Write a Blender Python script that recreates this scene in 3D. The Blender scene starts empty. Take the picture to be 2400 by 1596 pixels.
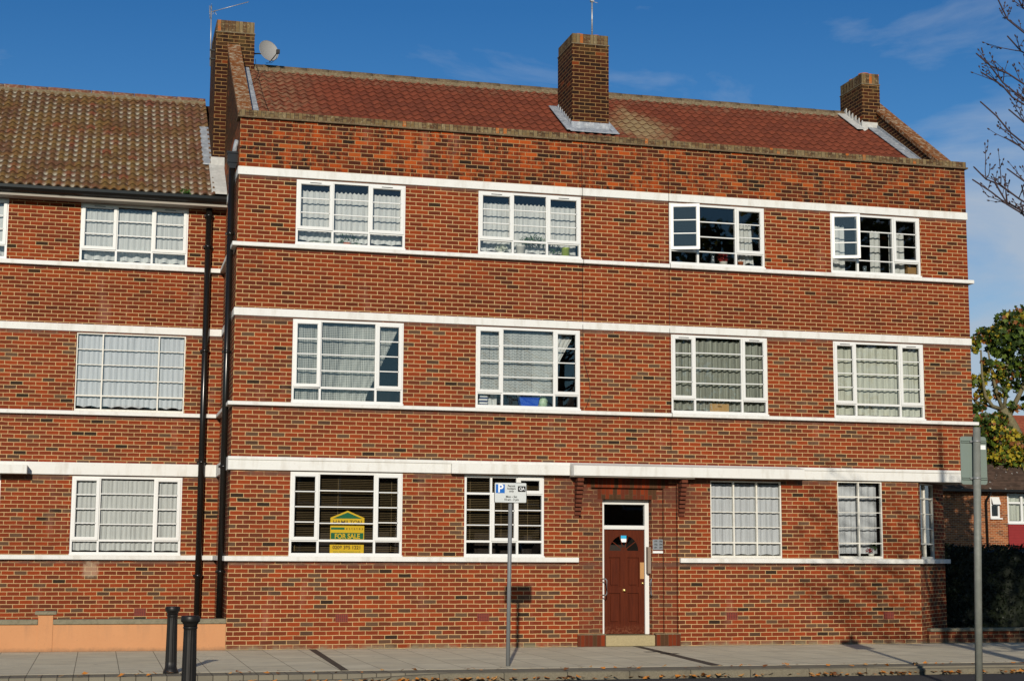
import bpy, math, random
import numpy as np
from mathutils import Vector, Matrix
R = math.radians
random.seed(7)
rs = np.random.RandomState(11)
scene = bpy.context.scene
COL = scene.collection

# ------------------------------------------------------------------ camera
cam_d = bpy.data.cameras.new("camera")
cam = bpy.data.objects.new("camera", cam_d); COL.objects.link(cam)
F_PX, PITCH, YAW, ROLL = 3735.041, 0.1338, 0.2516, 0.0051
CAM = Vector((-2.1444, -27.5891, 1.6046))
fw = Vector((math.sin(YAW)*math.cos(PITCH), math.cos(YAW)*math.cos(PITCH), math.sin(PITCH)))
rt = Vector((math.cos(YAW), -math.sin(YAW), 0)); up = rt.cross(fw)
r2 = rt*math.cos(ROLL)+up*math.sin(ROLL); u2 = -rt*math.sin(ROLL)+up*math.cos(ROLL)
m = Matrix(((r2.x, u2.x, -fw.x, CAM.x), (r2.y, u2.y, -fw.y, CAM.y), (r2.z, u2.z, -fw.z, CAM.z), (0, 0, 0, 1)))
cam.matrix_world = m
cam_d.sensor_width = 36; cam_d.lens = F_PX/2400*36
cam_d.clip_start = 0.1; cam_d.clip_end = 2000
scene.camera = cam

# ------------------------------------------------------------------ sky, sun, exposure
SUN_EL, SUN_AZ = R(18.4), R(16.1)          # azimuth: light travels towards +y, a little to +x
w = bpy.data.worlds.new("World"); scene.world = w; w.use_nodes = True
nt = w.node_tree; nt.nodes.clear()
def wn(t, **k):
    n = nt.nodes.new(t)
    for a, b in k.items(): setattr(n, a, b)
    return n
sky = wn('ShaderNodeTexSky', sky_type='NISHITA', sun_disc=False, sun_elevation=SUN_EL,
         sun_rotation=math.pi+SUN_AZ, altitude=0, air_density=1.0, dust_density=0.25, ozone_density=3.0)
tcw = wn('ShaderNodeTexCoord')
mp = wn('ShaderNodeMapping'); mp.inputs['Scale'].default_value = (1.0, 1.0, 3.2); mp.inputs['Rotation'].default_value = (R(8), R(-12), 0)
nt.links.new(tcw.outputs['Generated'], mp.inputs['Vector'])
n1 = wn('ShaderNodeTexNoise'); n1.inputs['Scale'].default_value = 5.2; n1.inputs['Detail'].default_value = 9; n1.inputs['Roughness'].default_value = .56; n1.inputs['Distortion'].default_value = .35
nt.links.new(mp.outputs[0], n1.inputs['Vector'])
sx = wn('ShaderNodeSeparateXYZ'); nt.links.new(tcw.outputs['Generated'], sx.inputs[0])
def wm(op, a, b, clamp=False):
    n = wn('ShaderNodeMath', operation=op, use_clamp=clamp)
    for i, v in enumerate((a, b)):
        if isinstance(v, (int, float)): n.inputs[i].default_value = v
        else: nt.links.new(v, n.inputs[i])
    return n.outputs[0]
# clouds gather to the right (east) of the view and towards the horizon
side = wm('MULTIPLY', wm('SUBTRACT', sx.outputs[0], 0.27), 3.6, True)
low = wm('SUBTRACT', 1.0, wm('MULTIPLY', wm('SUBTRACT', sx.outputs[2], 0.02), 2.1, True), True)
dens = wm('MULTIPLY', wm('SUBTRACT', n1.outputs[0], wm('SUBTRACT', 0.60, wm('MULTIPLY', wm('MULTIPLY', side, low), 0.62))), 3.2, True)
mixc = wn('ShaderNodeMix', data_type='RGBA'); nt.links.new(wm('MULTIPLY', dens, 0.80), mixc.inputs[0])
hsv = wn('ShaderNodeHueSaturation'); hsv.inputs['Saturation'].default_value = 1.0; hsv.inputs['Value'].default_value = 1.0
tint = wn('ShaderNodeMix', data_type='RGBA'); nt.links.new(wm('MULTIPLY', wm('MULTIPLY', wm('SUBTRACT', sx.outputs[2], 0.02), 3.2, True), wm('ADD', wm('MULTIPLY', sx.outputs[1], 1.5), .35, True), True), tint.inputs[0])
tint.inputs[6].default_value = (.62, .90, 1.03, 1); tint.inputs[7].default_value = (.19, .50, .77, 1)
mul = wn('ShaderNodeMix', data_type='RGBA', blend_type='MULTIPLY'); mul.inputs[0].default_value = 1.0
nt.links.new(sky.outputs[0], mul.inputs[6]); nt.links.new(tint.outputs[2], mul.inputs[7]); nt.links.new(mul.outputs[2], hsv.inputs['Color'])
nt.links.new(hsv.outputs[0], mixc.inputs[6]); mixc.inputs[7].default_value = (4.4, 5.0, 5.8, 1)
bg = wn('ShaderNodeBackground'); bg.inputs['Strength'].default_value = 0.10
nt.links.new(mixc.outputs[2], bg.inputs['Color'])
wo = wn('ShaderNodeOutputWorld'); nt.links.new(bg.outputs[0], wo.inputs[0])
sd = bpy.data.lights.new("sun", 'SUN'); sd.energy = 4.3; sd.angle = R(0.55); sd.color = (1.0, 0.90, 0.76)
sun = bpy.data.objects.new("sun", sd); COL.objects.link(sun)
sdir = Vector((math.sin(SUN_AZ)*math.cos(SUN_EL), math.cos(SUN_AZ)*math.cos(SUN_EL), -math.sin(SUN_EL)))
sun.rotation_euler = sdir.to_track_quat('-Z', 'Y').to_euler(); sun.location = (-10, -30, 20)
scene.view_settings.view_transform = 'Standard'; scene.view_settings.look = 'None'
scene.view_settings.exposure = 0.0; scene.view_settings.gamma = 1.0
scene.render.engine = 'CYCLES'
scene.cycles.use_denoising = True
scene.cycles.max_bounces = 6; scene.cycles.transparent_max_bounces = 12
scene.cycles.caustics_reflective = False; scene.cycles.caustics_refractive = False

# ------------------------------------------------------------------ node helper
class NT:
    def __init__(s, name):
        s.m = bpy.data.materials.new(name); s.m.use_nodes = True; s.t = s.m.node_tree; s.t.nodes.clear()
        s.out = s.n('ShaderNodeOutputMaterial')
    def n(s, t, **k):
        x = s.t.nodes.new(t)
        for a, b in k.items(): setattr(x, a, b)
        return x
    def put(s, sock, v):
        if isinstance(v, bpy.types.NodeSocket): s.t.links.new(v, sock)
        elif isinstance(v, (tuple, list)):
            sock.default_value = tuple(v)+((1,) if len(v) == 3 and len(sock.default_value) == 4 else ())
        else: sock.default_value = v
    def mth(s, op, a, b=0.0, c=None, clamp=False):
        x = s.n('ShaderNodeMath', operation=op, use_clamp=clamp); s.put(x.inputs[0], a); s.put(x.inputs[1], b)
        if c is not None: s.put(x.inputs[2], c)
        return x.outputs[0]
    def mix(s, f, a, b, mode='MIX'):
        x = s.n('ShaderNodeMix', data_type='RGBA', blend_type=mode); s.put(x.inputs[0], f); s.put(x.inputs[6], a); s.put(x.inputs[7], b)
        return x.outputs[2]
    def sep(s, v):
        x = s.n('ShaderNodeSeparateXYZ'); s.put(x.inputs[0], v); return x.outputs
    def comb(s, x_, y_, z_=0.0):
        x = s.n('ShaderNodeCombineXYZ'); s.put(x.inputs[0], x_); s.put(x.inputs[1], y_); s.put(x.inputs[2], z_); return x.outputs[0]
    def pos(s): return s.n('ShaderNodeNewGeometry').outputs['Position']
    def nrm(s): return s.n('ShaderNodeNewGeometry').outputs['True Normal']
    def noise(s, v, scale, detail=3, rough=.5, dist=0, col=False):
        x = s.n('ShaderNodeTexNoise'); s.put(x.inputs['Vector'], v); s.put(x.inputs['Scale'], scale); s.put(x.inputs['Detail'], detail)
        s.put(x.inputs['Roughness'], rough); s.put(x.inputs['Distortion'], dist); return x.outputs[1 if col else 0]
    def white(s, v):
        x = s.n('ShaderNodeTexWhiteNoise', noise_dimensions='3D'); s.put(x.inputs[0], v); return x.outputs
    def ramp(s, f, stops, interp='LINEAR'):
        x = s.n('ShaderNodeValToRGB'); r = x.color_ramp; r.interpolation = interp
        while len(r.elements) < len(stops): r.elements.new(1)
        for e, (p, c) in zip(r.elements, stops):
            e.position = p; e.color = (c, c, c, 1) if isinstance(c, (int, float)) else tuple(c)+(1,)
        s.put(x.inputs[0], f); return x.outputs[0]
    def rng(s, v, a, b, c=0.0, d=1.0):
        x = s.n('ShaderNodeMapRange'); s.put(x.inputs[0], v); s.put(x.inputs[1], a); s.put(x.inputs[2], b); s.put(x.inputs[3], c); s.put(x.inputs[4], d)
        return x.outputs[0]
    def bsdf(s, col, rough=.7, spec=.3, bump=None, bs=.3, bd=.01, metal=0.0, coat=0.0, sub=None):
        x = s.n('ShaderNodeBsdfPrincipled'); s.put(x.inputs['Base Color'], col); s.put(x.inputs['Roughness'], rough)
        s.put(x.inputs['Specular IOR Level'], spec); s.put(x.inputs['Metallic'], metal); s.put(x.inputs['Coat Weight'], coat)
        if bump is not None:
            b = s.n('ShaderNodeBump'); s.put(b.inputs['Strength'], bs); s.put(b.inputs['Distance'], bd); s.put(b.inputs['Height'], bump)
            s.t.links.new(b.outputs[0], x.inputs['Normal'])
        s.t.links.new(x.outputs[0], s.out.inputs[0]); s.b = x
        return s.m
    def surf(s, sh): s.t.links.new(sh, s.out.inputs[0]); return s.m

# ------------------------------------------------------------------ materials
def uvw(s):
    """distance along the wall (whatever way it faces), height, position"""
    P = s.sep(s.pos()); N = s.sep(s.nrm())
    u = s.mth('SUBTRACT', s.mth('MULTIPLY', P[1], N[0]), s.mth('MULTIPLY', P[0], N[1]))
    return u, P[2], P
def brick_mat(name, bl=.225, bh=.075, jl=.050, jh=.158, vertical=False, style='main', mortar=(.55, .365, .175)):
    s = NT(name); u, z, P = uvw(s)
    if vertical: u, z = z, u
    p = s.pos()
    wob = s.noise(p, 5.0, 3); wob2 = s.noise(p, 22.0, 2)
    z2 = s.mth('ADD', z, s.mth('MULTIPLY', s.mth('SUBTRACT', wob, .5), .012))
    u2_ = s.mth('ADD', u, s.mth('MULTIPLY', s.mth('SUBTRACT', wob2, .5), .012))
    rz = s.mth('DIVIDE', z2, bh); row = s.mth('FLOOR', rz); fz = s.mth('FRACT', rz)
    cu = s.mth('ADD', s.mth('DIVIDE', u2_, bl), s.mth('MULTIPLY', s.mth('FLOORED_MODULO', row, 2.0), .5))
    cell = s.mth('FLOOR', cu); fu = s.mth('FRACT', cu)
    rnd = s.white(s.comb(cell, row, 3.0)); v = rnd[0]; v2 = s.sep(rnd[1])
    edge = s.noise(p, 60.0, 2); e2 = s.mth('MULTIPLY', s.mth('SUBTRACT', edge, .5), .10)
    mu = s.mth('LESS_THAN', s.mth('ADD', fu, s.mth('MULTIPLY', e2, .25)), jl)
    mz = s.mth('LESS_THAN', s.mth('ADD', fz, e2), jh)
    mort = s.mth('MAXIMUM', mu, mz)
    A = [(0, (.175, .033, .012)), (.22, (.215, .040, .012)), (.44, (.140, .029, .012)), (.60, (.250, .048, .013)), (.76, (.112, .026, .012)), (.84, (.190, .038, .014)), (.945, (.062, .022, .013)), (.98, (.036, .021, .014))]
    Bt = [(0, (.062, .017, .009)), (.26, (.120, .024, .009)), (.42, (.048, .015, .009)), (.60, (.175, .034, .010)), (.74, (.085, .019, .009)), (.83, (.028, .013, .010)), (.91, (.34, .080, .018)), (.955, (.022, .013, .010))]
    Cg = [(0, (.185, .038, .016)), (.24, (.225, .045, .016)), (.46, (.150, .035, .016)), (.62, (.260, .050, .016)), (.76, (.120, .036, .020)), (.86, (.110, .066, .048)), (.945, (.078, .046, .034)), (.98, (.034, .023, .018))]
    if style == 'main':
        c = s.ramp(v, A, 'CONSTANT'); cb = s.ramp(v, Bt, 'CONSTANT'); cg = s.ramp(v, Cg, 'CONSTANT')
        c = s.mix(s.rng(z, 5.60, 5.70), cg, c); c = s.mix(s.rng(z, 8.20, 8.21), c, cb)
        # top panel browner than the ones below
        c = s.mix(s.mth('MULTIPLY', s.rng(z, 6.9, 6.2, 0, 1), s.rng(z, 5.7, 5.71)), c, s.mix(.40, c, (.115, .026, .012)))
        blot = s.noise(s.comb(s.mth('MULTIPLY', P[0], 5.5), P[1], s.mth('MULTIPLY', z, 3.0)), 1.0, 5, .72)
        ob = s.mth('MULTIPLY', s.mth('MULTIPLY', s.rng(s.mth('ADD', blot, s.mth('MULTIPLY', s.mth('SUBTRACT', v2[1], .5), .22)), .48, .64), s.rng(P[0], 16.0, 6.0, .45, 1.0)), s.rng(z, 8.20, 8.3))
        c = s.mix(s.mth('MULTIPLY', ob, .70), c, (.42, .078, .012))
    elif style == 'chimney':
        c = s.ramp(v, [(0, (.046, .013, .006)), (.3, (.030, .010, .006)), (.55, (.058, .017, .007)), (.75, (.022, .010, .007)), (.95, (.17, .038, .010)), (.965, (.04, .019, .010))], 'CONSTANT')
        mortar = (.27, .155, .06)
        moss = s.mth('MULTIPLY', s.rng(z, 11.3, 11.9), s.rng(s.noise(p, 7.0, 4), .40, .6))
        c = s.mix(s.mth('MULTIPLY', moss, .75), c, (.085, .068, .030))
    elif style == 'far':
        c = s.ramp(v, [(0, (.30, .105, .042)), (.3, (.23, .075, .033)), (.6, (.34, .13, .055)), (.85, (.14, .055, .03))], 'CONSTANT'); mortar = (.5, .36, .22)
    elif style == 'soldier':
        c = s.ramp(v, [(0, (.11, .030, .016)), (.25, (.16, .034, .014)), (.45, (.075, .042, .024)), (.62, (.12, .030, .018)), (.80, (.21, .04, .014)), (.88, (.06, .035, .022))], 'CONSTANT')
        mortar = (.12, .055, .030)
    elif style == 'cap':
        c = s.ramp(v, [(0, (.10, .06, .035)), (.3, (.16, .12, .065)), (.6, (.07, .045, .028)), (.8, (.20, .17, .11)), (.95, (.40, .13, .03))], 'CONSTANT')
        mortar = (.05, .04, .03)
        li = s.rng(s.noise(s.comb(s.mth('MULTIPLY', u, 5.0), s.mth('MULTIPLY', P[1], 5.0), z), 4.0, 5, .7), .47, .6)
        c = s.mix(s.mth('MULTIPLY', li, .7), c, (.19, .165, .105))
        c = s.mix(s.mth('MULTIPLY', s.rng(s.noise(p, 16.0, 5, .7), .56, .64), .55), c, (.36, .34, .26))
    fine = s.noise(p, 85.0, 3, .6)
    c = s.mix(1.0, c, s.mix(fine, (.80, .78, .76), (1.2, 1.2, 1.2)), 'MULTIPLY')
    patch = s.noise(p, .8, 4, .6)
    c = s.mix(1.0, c, s.mix(patch, (.70, .60, .48), (1.10, .96, .76)), 'MULTIPLY')
    strk = s.noise(s.comb(s.mth('MULTIPLY', u, 4.0), s.mth('MULTIPLY', P[1], .2), s.mth('MULTIPLY', z, .45)), 1.0, 4, .65)
    c = s.mix(1.0, c, s.mix(strk, (.80, .80, .80), (1.18, 1.18, 1.18)), 'MULTIPLY')
    mc = s.mix(s.noise(p, 14.0, 2), mortar, tuple(k*.72 for k in mortar))
    if style == 'main': mc = s.mix(s.mth('MULTIPLY', s.rng(z, 8.2, 8.4), .55), mc, (.20, .10, .04))
    mc = s.mix(s.mth('MULTIPLY', s.rng(s.noise(p, 1.3, 4, .6), .50, .66), .55 if style == 'main' else .3), mc, tuple(k*.55 for k in mortar))
    if style == 'main':
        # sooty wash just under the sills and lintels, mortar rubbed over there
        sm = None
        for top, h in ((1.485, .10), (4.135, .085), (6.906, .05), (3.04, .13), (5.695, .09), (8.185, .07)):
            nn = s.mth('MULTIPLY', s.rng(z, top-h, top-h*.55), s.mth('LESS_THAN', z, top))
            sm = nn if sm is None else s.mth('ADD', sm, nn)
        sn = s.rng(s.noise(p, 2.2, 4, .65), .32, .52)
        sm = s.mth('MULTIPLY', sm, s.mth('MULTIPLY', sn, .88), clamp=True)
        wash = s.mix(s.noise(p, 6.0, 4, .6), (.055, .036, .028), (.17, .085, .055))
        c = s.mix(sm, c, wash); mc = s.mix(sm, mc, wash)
        damp = s.mth('MULTIPLY', s.rng(z, .10, .0), s.rng(s.noise(p, 3.5, 4, .6), .35, .6))
        c = s.mix(damp, c, (.22, .19, .12)); mc = s.mix(damp, mc, (.22, .19, .12))
        # a few pale wash marks lower down and a plaster splash
        wash2 = s.mth('MULTIPLY', s.rng(s.noise(s.comb(s.mth('MULTIPLY', u, 2.5), P[1], s.mth('MULTIPLY', z, .6)), 1.0, 4, .6), .60, .74), .42)
        c = s.mix(wash2, c, (.25, .11, .075))
        # weathered brickwork round the head of the entrance
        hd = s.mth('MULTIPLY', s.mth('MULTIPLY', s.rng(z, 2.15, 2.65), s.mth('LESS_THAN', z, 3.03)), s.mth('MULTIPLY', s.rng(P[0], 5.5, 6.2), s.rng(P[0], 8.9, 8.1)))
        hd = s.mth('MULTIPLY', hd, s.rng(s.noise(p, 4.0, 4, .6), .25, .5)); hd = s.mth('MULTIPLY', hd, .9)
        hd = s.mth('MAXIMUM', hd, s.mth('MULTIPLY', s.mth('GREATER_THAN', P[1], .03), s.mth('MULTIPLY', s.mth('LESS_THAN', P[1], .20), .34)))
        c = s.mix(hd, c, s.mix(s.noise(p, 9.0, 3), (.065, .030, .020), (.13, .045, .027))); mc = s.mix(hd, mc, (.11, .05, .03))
        dx = s.mth('ADD', P[0], 2.26); dz = s.mth('SUBTRACT', z, 1.31)
        rr = s.mth('SQRT', s.mth('ADD', s.mth('MULTIPLY', dx, dx), s.mth('MULTIPLY', dz, dz)))
        spl = s.rng(s.mth('ADD', rr, s.mth('MULTIPLY', s.noise(p, 11.0, 5, .7), .26)), .315, .24)
        spl = s.mth('MULTIPLY', spl, s.mth('GREATER_THAN', P[1], 1.0)); spl = s.mth('MULTIPLY', spl, s.mth('LESS_THAN', z, 1.47))
        c = s.mix(s.mth('MULTIPLY', spl, .5), c, (.40, .32, .22)); mc = s.mix(s.mth('MULTIPLY', spl, .5), mc, (.45, .37, .26))
    col = s.mix(mort, c, mc)
    h = s.mth('ADD', s.mth('MULTIPLY', s.mth('SUBTRACT', 1.0, mort), 1.0), s.mth('MULTIPLY', fine, .35))
    return s.bsdf(col, .88, .15, bump=h, bs=.5, bd=.006)

def plain(name, col, rough=.6, spec=.3, var=.12, scale=6.0, bump=0.0, metal=0.0, coat=0.0, tint=None, tf=.5):
    s = NT(name); p = s.pos(); n = s.noise(p, scale, 5, .6)
    a = tuple(c*(1-var) for c in col); b = tuple(min(1, c*(1+var)) for c in col)
    c = s.mix(n, a, b)
    if tint: c = s.mix(s.mth('MULTIPLY', s.rng(s.noise(p, scale*2.3, 6, .7), .48, .64), tf), c, tint)
    return s.bsdf(c, rough, spec, bump=s.noise(p, scale*9, 4) if bump else None, bs=bump, bd=.01, metal=metal, coat=coat)

M = {}
M['brick'] = brick_mat('brick')
M['soldier'] = brick_mat('soldier_brick', vertical=True, bl=.60, style='soldier', jl=.02, jh=.10)
M['plinth'] = brick_mat('plinth_brick', vertical=True, bl=.60, style='soldier', jl=.02, jh=.12, mortar=(.4, .32, .22))
M['chimney'] = brick_mat('chimney_brick', style='chimney')
M['cap'] = brick_mat('weathered_brick', vertical=True, bl=.60, bh=.072, style='cap', jl=.01, jh=.10)
M['corbel'] = plain('corbel_brick', (.115, .036, .020), .9, .1, .5, 12)
M['farbrick'] = brick_mat('far_brick', style='far')
def white_mat(name, base, dirt=(.45, .42, .36), amt=.35):
    s = NT(name); u, z, P = uvw(s); p = s.pos()
    n = s.noise(s.comb(s.mth('MULTIPLY', u, 3.0), P[1], s.mth('MULTIPLY', z, .8)), 2.0, 5, .6)
    c = s.mix(s.mth('MULTIPLY', s.rng(n, .50, .70), amt), base, dirt)
    c = s.mix(s.mth('MULTIPLY', s.rng(s.noise(p, 30.0, 4, .7), .62, .70), amt*.8), c, dirt)
    return s.bsdf(c, .62, .25, bump=s.noise(p, 14.0, 5), bs=.12, bd=.02)
M['band'] = white_mat('painted_band', (.655, .655, .625), amt=.50)
M['upvc'] = plain('window_plastic', (.66, .665, .645), .4, .35, .03)
M['steel'] = plain('painted_steel_frame', (.66, .645, .58), .55, .3, .10, 12, tint=(.40, .36, .28), tf=.3)
M['black'] = plain('black_gloss_paint', (.009, .008, .007), .22, .35, .3)
M['iron'] = plain('black_iron_paint', (.012, .011, .010), .42, .30, .4, 14)
M['dark'] = plain('dark_slot', (.01, .01, .01), .6)
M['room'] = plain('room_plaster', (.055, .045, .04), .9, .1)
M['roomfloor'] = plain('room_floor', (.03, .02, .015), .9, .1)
M['soffit'] = plain('soffit_board', (.30, .27, .23), .7)
M['lead'] = plain('lead_sheet', (.24, .26, .29), .55, .35, .45, 5, bump=.5, tint=(.46, .48, .50), tf=.7)
M['leadpale'] = plain('pale_render_flashing', (.42, .42, .40), .7, .2, .2, 5, bump=.3, tint=(.6, .6, .57))
M['creasing'] = plain('creasing_tile', (.125, .085, .05), .9, .1, .4, 8, bump=.5, tint=(.24, .21, .13))
M['copingbrick'] = plain('lichened_coping', (.17, .060, .018), .9, .1, .4, 5, bump=.6, tint=(.34, .29, .20), tf=.95)
M['mortarfill'] = plain('old_mortar', (.15, .115, .07), .95, .1, .3, 9, bump=.6, tint=(.30, .26, .18))
M['terracotta'] = plain('terracotta', (.42, .12, .045), .8)
M['stone'] = plain('concrete_coping', (.20, .18, .125), .9, .1, .25, 6, bump=.5, tint=(.10, .095, .06))
M['orange'] = plain('orange_masonry_paint', (.50, .245, .115), .8, .1, .06, 2.0, bump=.15, tint=(.44, .22, .11), tf=.35)
def orange_mat():
    s = NT('orange_masonry_paint'); P = s.sep(s.pos()); p = s.pos()
    c = s.mix(s.noise(p, 1.5, 5, .6), (.45, .215, .10), (.52, .26, .125))
    drip = s.rng(s.noise(s.comb(s.mth('MULTIPLY', P[0], 7.0), 0.0, s.mth('MULTIPLY', P[2], .9)), 1.0, 4, .6), .52, .68)
    c = s.mix(s.mth('MULTIPLY', s.mth('MULTIPLY', drip, s.rng(P[2], .1, .46)), .45), c, (.30, .17, .10))
    base = s.mth('MULTIPLY', s.rng(s.mth('ADD', P[2], s.mth('MULTIPLY', s.noise(p, 9.0, 5, .7), .12)), .13, .04), .75)
    c = s.mix(base, c, (.17, .11, .07))
    c = s.mix(s.mth('MULTIPLY', s.rng(s.noise(p, 20.0, 4, .7), .63, .70), .5), c, (.30, .16, .09))
    return s.bsdf(c, .85, .1, bump=s.noise(p, 22.0, 5, .6), bs=.35, bd=.012)
M['orange'] = orange_mat()
M['galv'] = plain('galvanised_steel', (.26, .27, .27), .45, .5, .18, 9, metal=.35)
M['polegrey'] = plain('grey_painted_pole', (.17, .18, .185), .5, .4, .1, 7)
M['polebig'] = plain('weathered_grey_pole', (.165, .175, .155), .55, .3, .12, 4, tint=(.23, .24, .215))
M['signback'] = plain('grey_green_sign_back', (.17, .215, .19), .55, .3, .05)
M['signface'] = plain('sign_face', (.55, .58, .57), .5, .3, .03)
M['blue'] = plain('sign_blue', (.005, .12, .45), .5)
M['ink'] = plain('sign_black', (.012, .012, .012), .6)
M['inkgrey'] = plain('sign_lettering', (.03, .035, .035), .6)
M['whitep'] = plain('sign_white', (.80, .82, .82), .5)
M['yellow'] = plain('board_yellow', (.78, .50, .015), .5, .3, .04)
M['green'] = plain('board_green', (.005, .14, .055), .5)
M['brownink'] = plain('board_ink', (.09, .045, .01), .6)
M['door'] = None
M['brass'] = plain('brass', (.75, .55, .22), .25, .6, .1, 9, metal=.8)
M['kickplate'] = plain('tan_plate', (.42, .23, .09), .5)
M['step'] = plain('stone_step', (.36, .30, .17), .9, .1, .3, 40, tint=(.16, .12, .07))
M['dish'] = plain('dish_grey', (.25, .245, .235), .55, .3, .05)
M['alu'] = plain('aerial_metal', (.35, .35, .35), .4, .5, .1, 9, metal=.5)
M['white_pot'] = plain('white_glaze', (.75, .74, .68), .3, .5)
M['green_pot'] = plain('green_glaze', (.36, .46, .05), .3, .5)
M['leafgreen'] = plain('pot_plant_leaf', (.06, .12, .035), .6, .3, .5, 20)
M['redleaf'] = plain('red_petals', (.25, .02, .02), .6, .3, .5, 20)
M['plasticblue'] = plain('blue_plastic', (.01, .08, .5), .4)
M['cardboard'] = plain('cardboard', (.46, .29, .12), .8)
M['wicker'] = plain('wicker', (.34, .20, .08), .8, .2, .4, 60)
M['paperwhite'] = plain('white_cloth', (.72, .73, .72), .8)
M['bagmat'] = plain('green_white_plastic', (.45, .6, .42), .4, .4, .4, 9, tint=(.1, .4, .08))
M['booksblue'] = plain('navy_cover', (.02, .035, .12), .6)
M['vaseglass'] = plain('smoky_glass', (.10, .13, .15), .1, .8)
M['bark'] = plain('bark', (.15, .13, .075), .9, .1, .35, 9, bump=.8, tint=(.24, .22, .12))
M['twig'] = plain('twig_bark', (.055, .035, .036), .8, .2, .4, 6)
M['redtile'] = plain('red_hung_tile', (.22, .022, .022), .7, .2, .15)
M['plaque'] = plain('plaque_metal', (.20, .22, .24), .4, .4, .1)
M['woodgrey'] = plain('weathered_batten', (.25, .20, .16), .8, .1, .2, 9)
M['tape'] = plain('white_clip', (.7, .7, .7), .5)

def glass_mat():
    s = NT('window_glass')
    t = s.n('ShaderNodeBsdfTransparent'); t.inputs[0].default_value = (.86, .88, .88, 1)
    g = s.n('ShaderNodeBsdfGlossy'); g.inputs['Roughness'].default_value = .015
    f = s.n('ShaderNodeFresnel'); f.inputs[0].default_value = 1.6
    b = s.n('ShaderNodeBump'); b.inputs['Strength'].default_value = .06; b.inputs['Distance'].default_value = .02
    s.put(b.inputs['Height'], s.noise(s.pos(), 1.6, 1)); s.t.links.new(b.outputs[0], g.inputs['Normal'])
    x = s.n('ShaderNodeMixShader'); s.put(x.inputs[0], s.mth('MULTIPLY', f.outputs[0], 1.5, clamp=True)); s.t.links.new(t.outputs[0], x.inputs[1]); s.t.links.new(g.outputs[0], x.inputs[2])
    return s.surf(x.outputs[0])
M['glass'] = glass_mat()
def net_mat(name, col, fac, pat=None, amp=.25, scale=1.0):
    s = NT(name); u, z, P = uvw(s); u = P[0]; p = s.pos()
    d = s.n('ShaderNodeBsdfDiffuse'); d.inputs[0].default_value = tuple(col)+(1,)
    tl = s.n('ShaderNodeBsdfTranslucent'); tl.inputs[0].default_value = tuple(col)+(1,)
    tr = s.n('ShaderNodeBsdfTransparent')
    a = s.n('ShaderNodeMixShader'); a.inputs[0].default_value = .25; s.t.links.new(d.outputs[0], a.inputs[1]); s.t.links.new(tl.outputs[0], a.inputs[2])
    f = s.mth('ADD', fac, s.mth('MULTIPLY', s.mth('SUBTRACT', s.noise(s.comb(s.mth('MULTIPLY', u, 38.0), 0.0, s.mth('MULTIPLY', z, .8)), 1.0, 3, .6), .5), 1.25))
    if pat == 'diamond':
        k = 2*math.pi/.062*scale
        q = s.mth('MULTIPLY', s.mth('SINE', s.mth('MULTIPLY', s.mth('ADD', u, z), k)), s.mth('SINE', s.mth('MULTIPLY', s.mth('SUBTRACT', u, z), k)))
        f = s.mth('ADD', f, s.mth('MULTIPLY', q, amp))
    if pat == 'scallop':
        q = s.mth('SINE', s.mth('MULTIPLY', s.mth('ADD', z, s.mth('MULTIPLY', s.mth('SINE', s.mth('MULTIPLY', u, 70.0)), .012)), 2*math.pi/.055))
        f = s.mth('ADD', f, s.mth('MULTIPLY', q, amp))
    if pat == 'spots':
        v = s.n('ShaderNodeTexVoronoi'); s.put(v.inputs['Vector'], p); v.inputs['Scale'].default_value = 9
        f = s.mth('ADD', f, s.mth('MULTIPLY', s.mth('LESS_THAN', v.outputs[0], .14), amp))
    f = s.mth('MINIMUM', f, .97, clamp=True)
    x = s.n('ShaderNodeMixShader'); s.put(x.inputs[0], f); s.t.links.new(tr.outputs[0], x.inputs[1]); s.t.links.new(a.outputs[0], x.inputs[2])
    return s.surf(x.outputs[0])
M['net'] = net_mat('net_curtain', (.86, .88, .865), .93)
M['netblue'] = net_mat('spotted_net_curtain', (.82, .85, .90), .94, 'spots', .2)
M['netgreen'] = net_mat('greenish_net_curtain', (.62, .66, .57), .55)
M['netpale'] = net_mat('pale_green_net_curtain', (.76, .79, .68), .90)
M['lace'] = net_mat('diamond_lace', (.66, .69, .65), .58, 'diamond', .42)
M['lace2'] = net_mat('scalloped_lace', (.62, .65, .63), .78, 'scallop', .16)
M['drape'] = net_mat('white_drape', (.78, .80, .78), .96)
def slat_mat():
    s = NT('blind_slat'); p = s.pos(); return s.bsdf(s.mix(s.noise(p, 3.0, 3), (.16, .11, .05), (.26, .185, .085)), .6, .3)
M['slat'] = slat_mat()

def door_mat():
    s = NT('varnished_door'); P = s.sep(s.pos())
    g = s.noise(s.comb(s.mth('MULTIPLY', P[0], 22.0), P[1], s.mth('MULTIPLY', P[2], 1.6)), 1.5, 5, .6, .8)
    c = s.mix(g, (.030, .005, .002), (.120, .022, .006))
    c = s.mix(s.mth('MULTIPLY', s.rng(P[2], .38, .2), s.rng(s.noise(s.pos(), 26.0, 4, .7), .45, .65)), c, (.19, .07, .035))
    return s.bsdf(c, .55, .12)
M['door'] = door_mat()

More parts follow.
